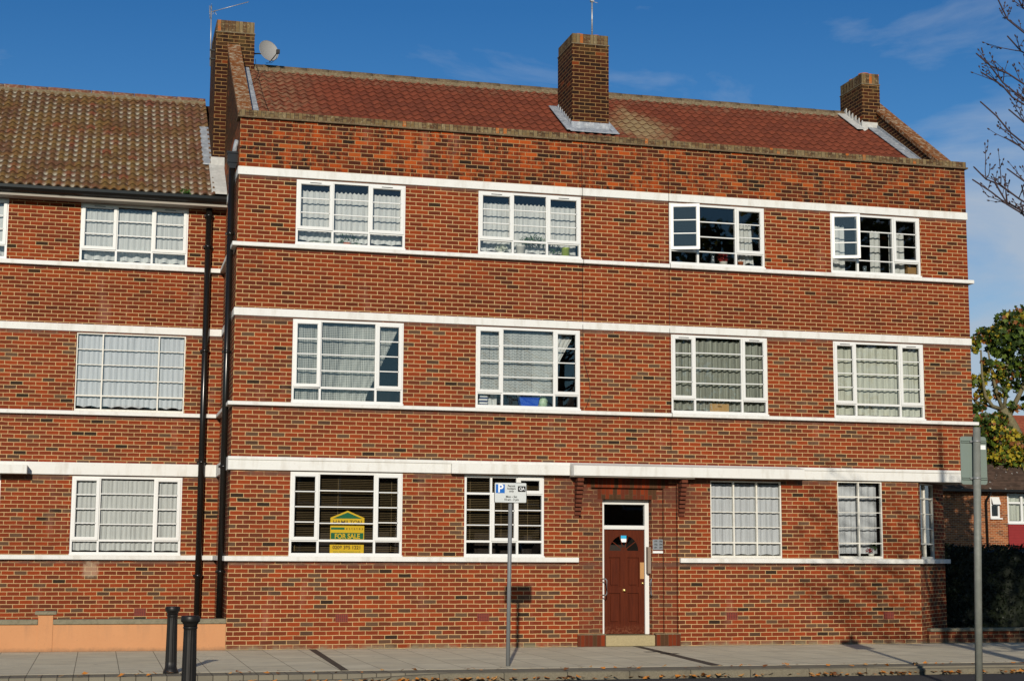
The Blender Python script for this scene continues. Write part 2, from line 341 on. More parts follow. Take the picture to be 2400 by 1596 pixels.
def tile_mat(name, kind, x0, z0, g, roll, pitch):
    s = NT(name); P = s.sep(s.pos()); p = s.pos()
    dz = g*math.sin(pitch)
    row = s.mth('FLOOR', s.mth('DIVIDE', s.mth('SUBTRACT', P[2], z0), dz))
    fx = s.mth('DIVIDE', s.mth('SUBTRACT', P[0], x0), roll); col = s.mth('FLOOR', fx); fr = s.mth('FRACT', fx)
    fz = s.mth('FRACT', s.mth('DIVIDE', s.mth('SUBTRACT', P[2], z0), dz))
    rnd = s.white(s.comb(col, row, 1.0)); v = rnd[0]; v2_ = s.white(s.comb(row, col, 4.0))[0]
    big = s.noise(p, .9, 4, .6)
    if kind == 'left':
        c = s.ramp(v, [(0, (.105, .045, .022)), (.3, (.125, .060, .022)), (.55, (.088, .040, .022)), (.75, (.135, .070, .024)), (.93, (.14, .04, .02))], 'CONSTANT')
        right = s.rng(P[0], -1.9, -1.0)
        c = s.mix(s.mth('MULTIPLY', right, .6), c, (.115, .048, .032))
        crown = s.mth('SUBTRACT', 1.0, s.mth('ABSOLUTE', s.mth('MULTIPLY', s.mth('SUBTRACT', fr, .5), 2.0)))
        moss = s.mth('MULTIPLY', s.rng(s.mth('ADD', s.noise(p, 3.0, 4, .6), s.mth('MULTIPLY', crown, .16)), .50, .70), .85)
        c = s.mix(s.mth('MULTIPLY', moss, .55), c, (.125, .085, .022))
        # pale lichen collects in the lower half of each trough
        tr = s.mth('MULTIPLY', s.rng(crown, .60, .20), s.rng(fz, .95, .30))
        ln = s.rng(s.mth('ADD', s.noise(p, 34.0, 5, .75), s.mth('ADD', s.mth('MULTIPLY', s.mth('SUBTRACT', s.noise(p, 1.0, 3), .5), 1.1), s.mth('MULTIPLY', s.mth('SUBTRACT', v2_, .5), .16))), .44, .56)
        c = s.mix(s.mth('MULTIPLY', s.mth('MULTIPLY', tr, ln), .80), c, (.34, .325, .26))
        sp = s.rng(s.noise(p, 34.0, 3, .6), .66, .72)
        c = s.mix(s.mth('MULTIPLY', sp, .55), c, (.46, .45, .38))
    else:
        c = s.ramp(v, [(0, (.135, .033, .016)), (.35, (.115, .029, .015)), (.7, (.150, .037, .018))], 'CONSTANT')
        c = s.mix(s.mth('MULTIPLY', s.rng(P[0], 1.9, .5), s.rng(s.noise(p, 8.0, 5, .7), .44, .6)), c, (.19, .125, .07))
        toprow = s.rng(P[2], 10.9, 11.3)
        c = s.mix(s.mth('MULTIPLY', toprow, s.rng(s.noise(p, 7.0, 5, .7), .48, .66)), c, (.17, .11, .065))
        # lichened patch sheltered by the stack
        d = s.mth('ADD', s.mth('ABSOLUTE', s.mth('SUBTRACT', P[0], 8.15)), s.mth('MULTIPLY', s.mth('ABSOLUTE', s.mth('SUBTRACT', P[2], 10.2)), 1.0))
        pm = s.mth('MULTIPLY', s.rng(s.mth('ADD', d, s.mth('MULTIPLY', s.noise(p, 5.0, 5, .65), 1.6)), 1.75, 1.15), .62)
        c = s.mix(pm, c, s.mix(s.noise(p, 14.0, 4, .6), (.20, .16, .05), (.27, .24, .16)))
    c = s.mix(1.0, c, s.mix(s.noise(p, 40.0, 3, .6), (.72, .72, .72), (1.25, 1.25, 1.25)), 'MULTIPLY')
    return s.bsdf(c, .85, .2, bump=s.noise(p, 60.0, 3), bs=.3, bd=.01)

# ------------------------------------------------------------------ mesh helpers
ORG = {}
class MB:
    def __init__(s, F=None): s.v = []; s.f = []; s.mi = []; s.F = F; s.smooth = []; s.cur = 0
    def pt(s, p): return s.F(*p) if s.F else p
    def vert(s, p): s.v.append(tuple(s.pt(p))); return len(s.v)-1
    def face(s, pts, mi=None, sm=False):
        s.f.append([s.vert(p) for p in pts]); s.mi.append(s.cur if mi is None else mi); s.smooth.append(sm)
    def fi(s, ids, mi=None, sm=False): s.f.append(list(ids)); s.mi.append(s.cur if mi is None else mi); s.smooth.append(sm)
    def box(s, x0, x1, y0, y1, z0, z1, mi=None, skip=''):
        a = [s.vert(p) for p in ((x0, y0, z0), (x1, y0, z0), (x1, y1, z0), (x0, y1, z0), (x0, y0, z1), (x1, y0, z1), (x1, y1, z1), (x0, y1, z1))]
        for n, q in (('b', (3, 2, 1, 0)), ('t', (4, 5, 6, 7)), ('f', (0, 1, 5, 4)), ('k', (2, 3, 7, 6)), ('l', (3, 0, 4, 7)), ('r', (1, 2, 6, 5))):
            if n not in skip: s.fi([a[i] for i in q], mi)
    def prism(s, poly, axis, a, b, mi=None):
        """polygon in the two other axes, extruded along axis from a to b"""
        def P(q, t):
            return (t, q[0], q[1]) if axis == 'x' else (q[0], t, q[1]) if axis == 'y' else (q[0], q[1], t)
        A = [s.vert(P(q, a)) for q in poly]; B = [s.vert(P(q, b)) for q in poly]; n = len(poly)
        s.fi(A[::-1], mi); s.fi(B, mi)
        for i in range(n): s.fi((A[i], A[(i+1) % n], B[(i+1) % n], B[i]), mi)
    def tube(s, path, rad, seg=10, mi=None, cap=True, sm=True):
        path = [Vector(p) for p in path]; n = len(path)
        rad = [rad]*n if isinstance(rad, (int, float)) else rad
        rings = []
        ref = None
        for i, p in enumerate(path):
            d = (path[min(i+1, n-1)]-path[max(i-1, 0)]).normalized()
            if ref is None: ref = Vector((0, 0, 1)) if abs(d.z) < .9 else Vector((1, 0, 0))
            a = d.cross(ref).normalized(); b = a.cross(d).normalized(); ref = b.cross(d).cross(d)*-1 if False else ref
            rings.append([s.vert(p+(a*math.cos(t)+b*math.sin(t))*rad[i]) for t in (2*math.pi*k/seg for k in range(seg))])
        for i in range(n-1):
            for k in range(seg): s.fi((rings[i][k], rings[i][(k+1) % seg], rings[i+1][(k+1) % seg], rings[i+1][k]), mi, sm)
        if cap: s.fi(rings[0][::-1], mi); s.fi(rings[-1], mi)
    def lathe(s, prof, c=(0, 0, 0), seg=24, mi=None, rf=None):
        rings = []
        for r, z in prof:
            rings.append([s.vert((c[0]+(rf(r, t, z) if rf else r)*math.cos(t), c[1]+(rf(r, t, z) if rf else r)*math.sin(t), c[2]+z)) for t in (2*math.pi*k/seg for k in range(seg))])
        for i in range(len(rings)-1):
            for k in range(seg): s.fi((rings[i][k], rings[i][(k+1) % seg], rings[i+1][(k+1) % seg], rings[i+1][k]), mi, True)
        s.fi(rings[-1], mi); s.fi(rings[0][::-1], mi)
    def build(s, name, mats, parent=None, origin=None, bevel=0.0, label=None):
        o0 = Vector(ORG.get(parent, (0, 0, 0))) if parent else Vector(origin or (0, 0, 0))
        me = bpy.data.meshes.new(name)
        me.from_pydata([tuple(Vector(v)-o0) for v in s.v], [], s.f)
        for mm in (mats if isinstance(mats, (list, tuple)) else [mats]): me.materials.append(mm)
        me.polygons.foreach_set('material_index', s.mi); me.polygons.foreach_set('use_smooth', s.smooth)
        me.update()
        o = bpy.data.objects.new(name, me); COL.objects.link(o)
        if parent: o.parent = parent; ORG[o] = tuple(o0)
        else: o.location = o0; ORG[o] = tuple(o0)
        if bevel:
            b = o.modifiers.new('edge', 'BEVEL'); b.width = bevel; b.segments = 1; b.limit_method = 'ANGLE'; b.angle_limit = R(50)
        if label: o['label'] = label
        return o
def tag(o, label=None, cat=None, group=None, kind=None):
    if label: o['label'] = label
    if cat: o['category'] = cat
    if group: o['group'] = group
    if kind: o['kind'] = kind
    return o
def thing(name, loc, label, cat, group=None):
    o = bpy.data.objects.new(name, None); o.empty_display_size = .2; COL.objects.link(o); o.location = loc; ORG[o] = tuple(loc)
    return tag(o, label, cat, group)
def text(name, body, mat, parent, x, y, z, size, sx=1.0, F=None, align='CENTER', bold=0.0, clip=None):
    c = bpy.data.curves.new(name, 'FONT'); c.body = body; c.size = size; c.align_x = align; c.align_y = 'CENTER'; c.extrude = .0006; c.offset = bold
    t = bpy.data.objects.new(name, c); COL.objects.link(t)
    dg = bpy.context.evaluated_depsgraph_get(); dg.update()
    me = bpy.data.meshes.new_from_object(t.evaluated_get(dg)); bpy.data.objects.remove(t)
    o0 = Vector(ORG[parent])
    for v in me.vertices:
        a, b, cc = v.co
        if clip is not None: b = max(b, clip)
        v.co = Vector((x+a*sx, y-cc, z+b))-o0
    me.materials.clear(); me.materials.append(mat)
    o = bpy.data.objects.new(name, me); COL.objects.link(o); o.parent = parent; ORG[o] = tuple(o0)
    return o

FM = lambda u, w, z: (u, w, z)                  # main front, y = depth
FL = lambda u, w, z: (u, 2.9+w, z)              # set-back block
C0 = (12.95, 0.0); Q = 2**-.5
FC = lambda u, w, z: (C0[0]+Q*u-Q*w, C0[1]+Q*u+Q*w, z)   # chamfered corner
FH = lambda u, w, z: (u, 34+w, z)

def wall(mb, u0, u1, z0, z1, holes, w=0.0, mi=0, mf=None):
    us = sorted({u0, u1, *[h[0] for h in holes], *[h[1] for h in holes]}); zs = sorted({z0, z1, *[h[2] for h in holes], *[h[3] for h in holes]})
    if mf: us = sorted(set(us) | {a for r in mf for a in r[:2] if u0 < a < u1}); zs = sorted(set(zs) | {a for r in mf for a in r[2:4] if z0 < a < z1})
    for i in range(len(us)-1):
        for j in range(len(zs)-1):
            cu, cz = (us[i]+us[i+1])/2, (zs[j]+zs[j+1])/2
            if any(h[0] < cu < h[1] and h[2] < cz < h[3] for h in holes): continue
            k = mi
            for r in (mf or []):
                if r[0] < cu < r[1] and r[2] < cz < r[3]: k = r[4]
            mb.face([(us[i], w, zs[j]), (us[i+1], w, zs[j]), (us[i+1], w, zs[j+1]), (us[i], w, zs[j+1])], k)
def reveal(mb, h, w0, w1, mi=0):
    a, b, c, d = h[:4]
    mb.face([(a, w0, c), (a, w0, d), (a, w1, d), (a, w1, c)], mi); mb.face([(b, w0, d), (b, w0, c), (b, w1, c), (b, w1, d)], mi)
    mb.face([(a, w0, d), (b, w0, d), (b, w1, d), (a, w1, d)], mi); mb.face([(b, w0, c), (a, w0, c), (a, w1, c), (b, w1, c)], mi)
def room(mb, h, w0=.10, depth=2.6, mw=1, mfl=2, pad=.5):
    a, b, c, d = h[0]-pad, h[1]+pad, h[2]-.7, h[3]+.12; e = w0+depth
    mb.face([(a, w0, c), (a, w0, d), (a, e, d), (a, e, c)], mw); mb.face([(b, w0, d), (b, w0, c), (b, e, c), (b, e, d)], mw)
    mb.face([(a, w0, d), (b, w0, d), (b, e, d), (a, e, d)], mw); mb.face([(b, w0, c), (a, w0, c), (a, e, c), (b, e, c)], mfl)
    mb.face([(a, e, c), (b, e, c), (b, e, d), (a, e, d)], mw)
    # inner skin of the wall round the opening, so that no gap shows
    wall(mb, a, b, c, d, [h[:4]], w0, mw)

def bars(mb, u0, u1, z0, z1, fw_, w0, w1):
    mb.box(u0, u0+fw_, w0, w1, z0, z1); mb.box(u1-fw_, u1, w0, w1, z0, z1)
    mb.box(u0+fw_, u1-fw_, w0, w1, z0, z0+fw_); mb.box(u0+fw_, u1-fw_, w0, w1, z1-fw_, z1)

def window(parent, F, u0, u1, z0, z1, cols, rows, bars_in, sashes=(), steel=False, openings=None, vents=(), label=None, cs=None, sillext=.02, nt=()):
    """cols: fractions of mullions; rows: fractions (from the bottom) of transoms; bars_in: {row index: number of glazing bars}"""
    openings = openings or {}
    mat = M['steel'] if steel else M['upvc']
    of = .022 if steel else .042; mw = .026 if steel else .038
    W = u1-u0; H = z1-z0; f0, f1 = .012, .075
    mb = MB(F)
    bot = .045 if steel else .055
    mb.box(u0, u0+of, f0, f1, z0, z1); mb.box(u1-of, u1, f0, f1, z0, z1)
    mb.box(u0+of, u1-of, f0, f1, z1-of, z1); mb.box(u0+of, u1-of, f0, f1, z0, z0+bot)
    if not steel: mb.box(u0-.006, u1+.006, -.030, f0-.002, z0-.012, z0+.022)
    cu = [u0]+[u0+W*c for c in cols]+[u1]; rz = [z0]+[z0+H*r for r in rows]+[z1]
    for c in cu[1:-1]: mb.box(c-mw/2, c+mw/2, f0+.003, f1, z0+bot, z1-of)
    cells = []
    for i in range(len(cu)-1):
        a = cu[i]+(of if i == 0 else mw/2); b = cu[i+1]-(of if i == len(cu)-2 else mw/2)
        if i in nt:
            c, d = z0+bot, z1-of; cells.append((i, 0, a, b, c, d))
            for zz in [rz[1]]+[rz[1]+(d-rz[1])*k/3 for k in (1, 2)]: mb.box(a, b, f0+.012, f1-.02, zz-.010, zz+.010)
            continue
        for r in rz[1:-1]: mb.box(a, b, f0+.003, f1, r-mw/2, r+mw/2)
        for j in range(len(rz)-1):
            c = rz[j]+(bot if j == 0 else mw/2); d = rz[j+1]-(of if j == len(rz)-2 else mw/2)
            cells.append((i, j, a, b, c, d))
    gb = .014 if steel else .018
    fr = None; sash_list = []
    for (i, j, a, b, c, d) in cells:
        nb = bars_in.get(j, 0) if not isinstance(bars_in.get(j, 0), dict) else bars_in[j].get(i, 0)
        if (i, j) in sashes:
            sash_list.append((i, j, a, b, c, d, nb))
        else:
            for k in range(nb):
                zz = c+(d-c)*(k+1)/(nb+1); mb.box(a, b, f0+.012, f1-.02, zz-gb/2, zz+gb/2)
    fr = mb.build('window', mat, parent, label=label)
    gl = MB(F)
    for (i, j, a, b, c, d) in cells:
        if (i, j) not in openings: gl.face([(a-.005, .050, c-.005), (b+.005, .050, c-.005), (b+.005, .050, d+.005), (a-.005, .050, d+.005)])
    gl.build('pane', M['glass'], fr)
    for (i, j, a, b, c, d, nb) in sash_list:
        ang = openings.get((i, j), 0.0)
        a -= .014; b += .014; c -= .014; d += .014
        def SF(u, w, z, a=a, ang=ang):
            uu = u-a; ww = w
            return F(a+uu*math.cos(ang)+ww*math.sin(ang)*0, -uu*math.sin(ang)+ww, z) if ang else F(u, w, z)
        sb = MB(SF); sw = .026 if steel else .050
        bars(sb, a, b, c, d, sw, -.004 if not steel else .004, .034)
        if not steel:
            bars(sb, a+sw, b-sw, c+sw, d-sw, .008, .010, .034)
        for k in range(nb):
            zz = c+sw+(d-c-2*sw)*(k+1)/(nb+1); sb.box(a+sw, b-sw, .010, .032, zz-gb/2, zz+gb/2)
        so = sb.build('sash', mat, fr)
        if ang:
            g2 = MB(SF); g2.face([(a+sw, .022, c+sw), (b-sw, .022, c+sw), (b-sw, .022, d-sw), (a+sw, .022, d-sw)]); g2.build('pane', M['glass'], fr)
        if (i, j) in vents:
            vb = MB(SF); m_ = (a+b)/2; hw = min(.10, (b-a)*.33); vb.box(m_-hw, m_+hw, -.014, -.005, d-.030, d-.021); vb.build('trickle_vent', M['dark'], fr)
    # inner window board
    wb = MB(F); wb.box(u0+.01, u1-.01, .078, .30, z0+.03, z0+.052); wb.build('window_board', M['upvc'] if not steel else M['steel'], fr)
    return fr

def curtain(fr, F, u0, u1, z0, z1, mat, w=.13, amp=.018, freq=14.0, left=None, right=None, hem=.0, name='curtain', head=0.0, ph=0.0):
    mb = MB(F); nu = max(8, int((u1-u0)*freq*7)); nz = 14
    ids = []
    for j in range(nz+1):
        t = j/nz; row = []
        for i in range(nu+1):
            s_ = i/nu
            zb = z0+hem*abs(math.sin((u0+s_*(u1-u0))*math.pi*4.0)); zt = z1-head*abs(math.sin((u0+s_*(u1-u0))*41.0))
            z = zb+(zt-zb)*t
            a = left(z) if left else u0; b = right(z) if right else u1
            u = a+(b-a)*s_; k = (s_*(u1-u0))*freq*2*math.pi
            ww = w+amp*(math.sin(k+ph+.8*math.sin(k*.23+ph))+.35*math.sin(k*.37+2+ph))*(.75+.35*(1-t))
            row.append(mb.vert((u, ww, z)))
        ids.append(row)
    for j in range(nz):
        for i in range(nu): mb.fi((ids[j][i], ids[j][i+1], ids[j+1][i+1], ids[j+1][i]), sm=True)
    return mb.build(name, mat, fr)
def blind(fr, F, u0, u1, z0, z1, w=.22, step=.030, cords=()):
    mb = MB(F); z = z1; a = R(3); h = .0125
    mb.box(u0, u1, w-.02, w+.02, z1-.015, z1+.02)
    z -= .03
    while z > z0:
        c, s_ = math.cos(a)*h, math.sin(a)*h
        mb.face([(u0, w-c, z-s_), (u1, w-c, z-s_), (u1, w+c, z+s_), (u0, w+c, z+s_)])
        mb.box(u0, u1, w-c-.001, w-c+.001, z-s_-.0024, z-s_+.0024)
        z -= step
    for c in cords: mb.box(c-.003, c+.003, w-.018, w-.014, z0, z1)
    return mb.build('venetian_blind', M['slat'], fr)

# ================================================================== MAIN BLOCK
W_MAIN = 14.17
ZL = dict(st1=1.570, sb1=1.485, bb1=3.030, bt1=3.257, sb2=4.135, st2=4.208, bb2=5.694, bt2=5.829, sb3=6.906, st3=6.988, bb3=8.182, bt3=8.327)
main = thing('apartment_block', (7.0, 4.0, 0), 'three storey red brick flats with white bands, brown front door and third-floor parapet', 'building')
W3 = [(1.009, 2.963), (4.306, 6.250), (7.969, 9.885), (11.251, 13.150)]
W2 = [(1.002, 2.965), (4.281, 6.230), (7.988, 9.905), (11.254, 13.150)]
holes = [(a, b, ZL['st3'], ZL['bb3']-.02) for a, b in W3]+[(a, b, ZL['st2'], ZL['bb2']-.02) for a, b in W2]
g1 = [(1.02, 2.985, ZL['st1'], 3.018), (4.094, 5.555, ZL['st1'], 3.010), (8.729, 10.137, ZL['st1'], 2.985), (11.276, 12.196, ZL['st1'], 3.015)]
DA = (6.206, 8.085, 0.0, 3.03)
mb = MB(FM)
wall(mb, 0, 12.95, 0, 3.05, g1+[DA])
wall(mb, 0, W_MAIN, 3.05, 9.205, holes)
for h in g1+holes: reveal(mb, h, 0, .10)
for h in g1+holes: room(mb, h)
# stepped brick door surround
DB = (6.464, 7.848, 0.0, 2.830); DO = (6.700, 7.640, 0.0, 2.625)
reveal(mb, DA, 0, .085); wall(mb, DA[0], DA[1], DA[2], DA[3], [DB], .085, 0, [(DB[0]-.1, DB[1]+.1, 2.83, 3.03, 3)])
reveal(mb, DB, .085, .160); wall(mb, DB[0], DB[1], DB[2], DB[3], [DO], .160, 0, [(DO[0]-.1, DO[1]+.1, 2.625, 2.83, 3)])
reveal(mb, DO, .160, .47)
# left and right sides, back
mb.face([(0, 8.0, 0), (0, 0, 0), (0, 0, 9.205), (0, 8.0, 9.205)])
mb.face([(W_MAIN, 1.22, 0), (W_MAIN, 8.0, 0), (W_MAIN, 8.0, 9.205), (W_MAIN, 1.22, 9.205)])
mb.face([(W_MAIN, 0, 3.05), (W_MAIN, 1.22, 3.05), (W_MAIN, 1.22, 9.205), (W_MAIN, 0, 9.205)])
mb.face([(W_MAIN, 8.0, 0), (0, 8.0, 0), (0, 8.0, 8.8), (W_MAIN, 8.0, 8.8)])
# parapet back face
mb.face([(W_MAIN, .25, 8.6), (0, .25, 8.6), (0, .25, 9.205), (W_MAIN, .25, 9.205)])
# chamfer with its window
CW = (.12, 1.04, ZL['st1'], 3.015)
mc = MB(FC); wall(mc, 0, 1.725, 0, 3.05, [CW]); reveal(mc, CW, 0, .10)
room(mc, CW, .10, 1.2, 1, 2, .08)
off = len(mb.v); mb.v += mc.v; mb.f += [[i+off for i in f] for f in mc.f]; mb.mi += mc.mi; mb.smooth += mc.smooth
main_wall = mb.build('wall', [M['brick'], M['room'], M['roomfloor'], M['soldier']], main)
# soffit under the overhanging corner
sb_ = MB(); sb_.box(12.95, W_MAIN-.002, .002, 1.22, 3.036, 3.0495); sb_.build('soffit', M['soffit'], main)

# painted bands: lintel bands nearly flush, sills standing proud
def band(name, z0, z1, pr, x0, x1, wrapl=True, wrapr=True, ydep=2.88, top=0.0, mat=None, parent=main, F=FM, ledge=False):
    b = MB(F)
    xl = x0-(pr if wrapl else 0); xr = x1+(pr if wrapr else 0)
    b.prism([(-pr, z0), (-pr, z1-top), (0.001 if top else -pr+.0001, z1), (.02, z1), (.02, z0)], 'x', xl, xr) if top else b.box(xl, xr, -pr, .02, z0, z1)
    if wrapl: b.box(xl, x0+.015, .02, ydep, z0, z1-top*.5)
    if wrapr: b.box(x1-.015, xr, .02, ydep, z0, z1-top*.5)
    return b.build(name, mat or M['band'], parent, bevel=.006)
for a, b_ in (('bb2', 'bt2'), ('bb3', 'bt3')): band('lintel_band', ZL[a], ZL[b_], .022, 0, W_MAIN)
for a, b_ in (('sb2', 'st2'), ('sb3', 'st3')): band('sill_band', ZL[a], ZL[b_], .085, 0, W_MAIN, top=.012)
# ground storey sill in two runs plus the chamfer
b = MB(FM)
b.box(-.07, DA[0]-.02, -.075, .02, ZL['sb1'], ZL['st1']); b.box(-.07, .015, .02, 2.88, ZL['sb1'], ZL['st1']); b.build('sill_band', M['band'], main, bevel=.006)
b = MB()
poly = [(DA[1]+.03, .02), (DA[1]+.03, -.075), (12.98, -.075), (14.32, 1.265), (14.32, 1.34), (14.23, 1.34), (12.94, .02)]
b.prism(poly[::-1], 'z', ZL['sb1'], ZL['st1']); b.build('sill_band', M['band'], main, bevel=.006)
# ground storey lintel band and canopy over the entrance
b = MB(); b.box(-.05, W_MAIN+.05, -.045, .02, 3.030, 3.257); b.box(-.05, .015, .02, 2.88, 3.030, 3.257); b.box(W_MAIN-.015, W_MAIN+.05, .02, 2.88, 3.030, 3.257)
b.box(-.055, W_MAIN+.055, -.062, -.045, 3.200, 3.257)
b.build('lintel_band', M['band'], main, bevel=.005)
b = MB(); b.box(3.83, 5.99, -.145, -.060, 3.024, 3.205); b.build('canopy', M['band'], main, bevel=.006)
b = MB(); b.box(6.02, 10.48, -.30, -.063, 3.022, 3.200); b.box(6.02, 8.33, -.26, -.046, 3.000, 3.0215, mi=1)
b.prism([(-.30, 3.2005), (-.063, 3.2005), (-.063, 3.25)], 'x', 6.02, 10.48)
b.build('canopy', [M['band'], M['soffit']], main)
# thin joints where the long bands were cast in lengths
# brick corbels carrying the canopy
for cx in (6.12, 8.095):
    b = MB()
    for k in range(9):
        zz = 2.325+k*.075; pr = .025+.024*k
        b.box(cx, cx+.112, -pr-.012, .01 if cx > 7 else -.0005, zz, zz+.054)
        b.box(cx+.008, cx+.100, -max(.003, pr-.035), .01 if cx > 7 else -.0005, zz+.054, zz+.075, mi=1)  # near-black filler paints the shadow line between corbel bricks
    b.build('corbel', [M['corbel'], M['dark']], main)
# plinth blocks and step at the door
b = MB(); b.box(6.175, 6.695, -.032, .118, .001, .205); b.box(6.175, 6.70, -.034, .05, .205, .222, mi=1)
b.build('plinth', [M['plinth'], M['mortarfill']], main)
b = MB(); b.box(7.645, 8.115, -.032, .118, .001, .205); b.box(7.64, 8.118, -.034, .05, .205, .222, mi=1); b.build('plinth', [M['plinth'], M['mortarfill']], main)
b = MB(); b.box(6.703, 7.637, -.012, .46, .001, .192); b.build('doorstep', M['step'], main, bevel=.01)
# parapet coping: creasing tile and soldier course
b = MB(); b.box(-.05, W_MAIN+.05, -.055, .30, 9.205, 9.232); b.build('creasing_course', M['creasing'], main)
b = MB(); b.box(-.02, W_MAIN+.02, -.022, .262, 9.232, 9.345); b.build('parapet_coping', M['cap'], main)
# gable parapets
def gable(x0, x1, cx0, cx1):
    b = MB(); b.prism([(.264, 9.206), (4.0, 11.78), (7.95, 9.055), (7.95, 8.6), (.264, 8.6)], 'x', x0, x1)
    g = b.build('gable_wall', M['chimney'], main)
    c = MB(); c.prism([(.266, 9.22), (4.0, 11.795), (7.99, 9.04), (7.99, 9.13), (4.0, 11.885), (.266, 9.31)], 'x', cx0, cx1)
    c.build('gable_coping', M['copingbrick'], main)
gable(.004, .235, -.012, .245); gable(W_MAIN-.25, W_MAIN-.002, W_MAIN-.275, W_MAIN+.03)

# ---- tiled roofs
def tiled(mb, x0, x1, y0, z0, pitch, g, n, roll, amp, step, prof, seg=6, sgn=1):
    c, s_ = math.cos(pitch), math.sin(pitch); nx = int(round((x1-x0)/roll*seg)); xs = [x0+(x1-x0)*i/nx for i in range(nx+1)]
    rr = random.Random(5)
    for k in range(n):
        jit = [rr.uniform(-.004, .004) for _ in range(int((x1-x0)/roll)+2)]
        lo = []; hi = []; un = []
        for x in xs:
            h = amp*prof((x-x0)/roll); j = jit[int((x-x0)/roll)]
            for lst, sv, ho in ((lo, k*g-.004, step+j), (hi, (k+1)*g, 0.0), (un, k*g-.004, -.012)):
                hh = h+ho; lst.append(mb.vert((x, y0+sgn*(sv*c-hh*s_), z0+sv*s_+hh*c)))
        for i in range(nx):
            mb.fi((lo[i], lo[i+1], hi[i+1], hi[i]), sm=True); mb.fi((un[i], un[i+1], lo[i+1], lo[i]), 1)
pant = lambda t: .5+.5*math.cos(2*math.pi*(t % 1.0-.5))
inter = lambda t: .5+.5*math.sin(2*math.pi*(t % 1.0))
M['tileshadowgap'] = plain('shadow_gap_edge', (.050, .030, .016), .95, .05, .4, 12)  # dark riser colour paints the shadow gap under each tile course
M['tileshadowgap2'] = plain('red_shadow_gap_edge', (.070, .022, .012), .95, .05, .3, 12)  # main roof risers: shadow gap painted in dark red
P1 = math.atan(.63); G1 = .275
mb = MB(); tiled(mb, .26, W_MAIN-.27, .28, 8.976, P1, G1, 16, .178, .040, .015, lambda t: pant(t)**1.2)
M['tile_main'] = tile_mat('red_brown_roof_tile', 'main', .26, 8.976, G1, .178, P1)
mb.face([(.26, 4.0, 11.30), (W_MAIN-.27, 4.0, 11.30), (W_MAIN-.27, 8.0, 8.80), (.26, 8.0, 8.80)])
roof = mb.build('roof', [M['tile_main'], M['tileshadowgap2']], main)
def ridge(mb, x0, x1, y, z, rad, seglen):
    x = x0; k = 0
    while x < x1-.01:
        e = min(x+seglen, x1); rr = rad*(1+.03*(k % 2)); n = 8
        A = [mb.vert((x+.004, y-rr*math.cos(math.pi*i/n), z+rr*1.05*math.sin(math.pi*i/n))) for i in range(n+1)]
        B = [mb.vert((e-.004, y-rr*math.cos(math.pi*i/n), z+rr*1.05*math.sin(math.pi*i/n))) for i in range(n+1)]
        for i in range(n): mb.fi((A[i], B[i], B[i+1], A[i+1]), sm=True)
        mb.fi(A); mb.fi(B[::-1]); x = e; k += 1
mb = MB(); ridge(mb, .26, 13.57, 4.0, 11.31, .115, .45); mb.box(.26, 13.57, 3.86, 4.14, 11.26, 11.335, mi=1)
mb.build('ridge_tiles', [M['creasing'], M['mortarfill']], roof)

# ---- chimneys (pieces of the roof)
def chimney(x0, x1, y0, y1, zb, zt, capz, parent, pots):
    b = MB(); b.box(x0, x1, y0, y1, zb, capz, skip='b'); ch = b.build('chimney', M['chimney'], parent)
    b = MB(); b.box(x0+.008, x1-.008, y0+.008, y1-.008, capz+.022, zt)
    b.box(x0-.010, x1+.010, y0-.010, y1+.010, capz, capz+.022, mi=1); b.build('chimney_cap', [M['cap'], M['mortarfill']], parent)
    for px_, py_ in pots:
        b = MB()
        b.lathe([(.15, zt-.01), (.13, zt+.035), (.118, zt+.036), (.118, zt+.075), (.105, zt+.08), (.095, zt+.02)], (px_, py_, 0), 18)
        b.build('chimney_pot', M['terracotta'], parent)
chimney(6.608, 7.370, 1.78, 2.80, 9.4, 11.905, 11.69, roof, [(6.82, 2.1), (7.18, 2.1), (7.0, 2.55)])
chimney(13.575, 14.0, 3.10, 4.15, 9.8, 12.05, 11.80, roof, [(13.78, 3.4), (13.78, 3.85)])
chimney(-.235, .530, 3.80, 5.40, 8.6, 12.235, 11.98, roof, [(-.02, 4.15), (.31, 4.15), (.15, 5.0)])
# ---- lead flashings
RZ = lambda y: 8.976+.63*(y-.28)
b = MB()
b.box(6.585, 7.395, 1.755, 1.778, 9.90, 10.095)                                     # apron up-stand
b.prism([(1.778, 9.985), (1.778, 9.965), (1.50, RZ(1.5)+.08), (1.50, RZ(1.5)+.095)], 'x', 6.50, 7.50)
for k in range(8):                                                                    # stepped side soakers
    ya = 1.76+k*.135; b.prism([(ya, RZ(ya)), (ya, RZ(ya)+.17+.02), (ya+.13, RZ(ya+.13)+.10), (ya+.13, RZ(ya+.13))], 'x', 6.590, 6.6065)
b.prism([(1.55, RZ(1.55)+.085), (2.86, RZ(2.86)+.085), (2.86, RZ(2.86)+.102), (1.55, RZ(1.55)+.102)], 'x', 6.43, 6.592)
b.prism([(1.55, RZ(1.55)+.085), (2.86, RZ(2.86)+.085), (2.86, RZ(2.86)+.102), (1.55, RZ(1.55)+.102)], 'x', 7.372, 7.49)
b.build('flashing', M['lead'], roof)
b = MB(); b.prism([(.30, RZ(.3)+.085), (3.85, RZ(3.85)+.085), (3.85, RZ(3.85)+.10), (.30, RZ(.3)+.10)], 'x', .250, .43)
b.prism([(.30, RZ(.3)), (3.8, RZ(3.8)), (3.8, RZ(3.8)+.17), (.30, RZ(.3)+.13)], 'x', .246, .262); b.build('flashing', M['lead'], roof)
b = MB(); b.prism([(.30, RZ(.3)+.085), (3.2, RZ(3.2)+.085), (3.2, RZ(3.2)+.10), (.30, RZ(.3)+.10)], 'x', 13.68, 13.915)
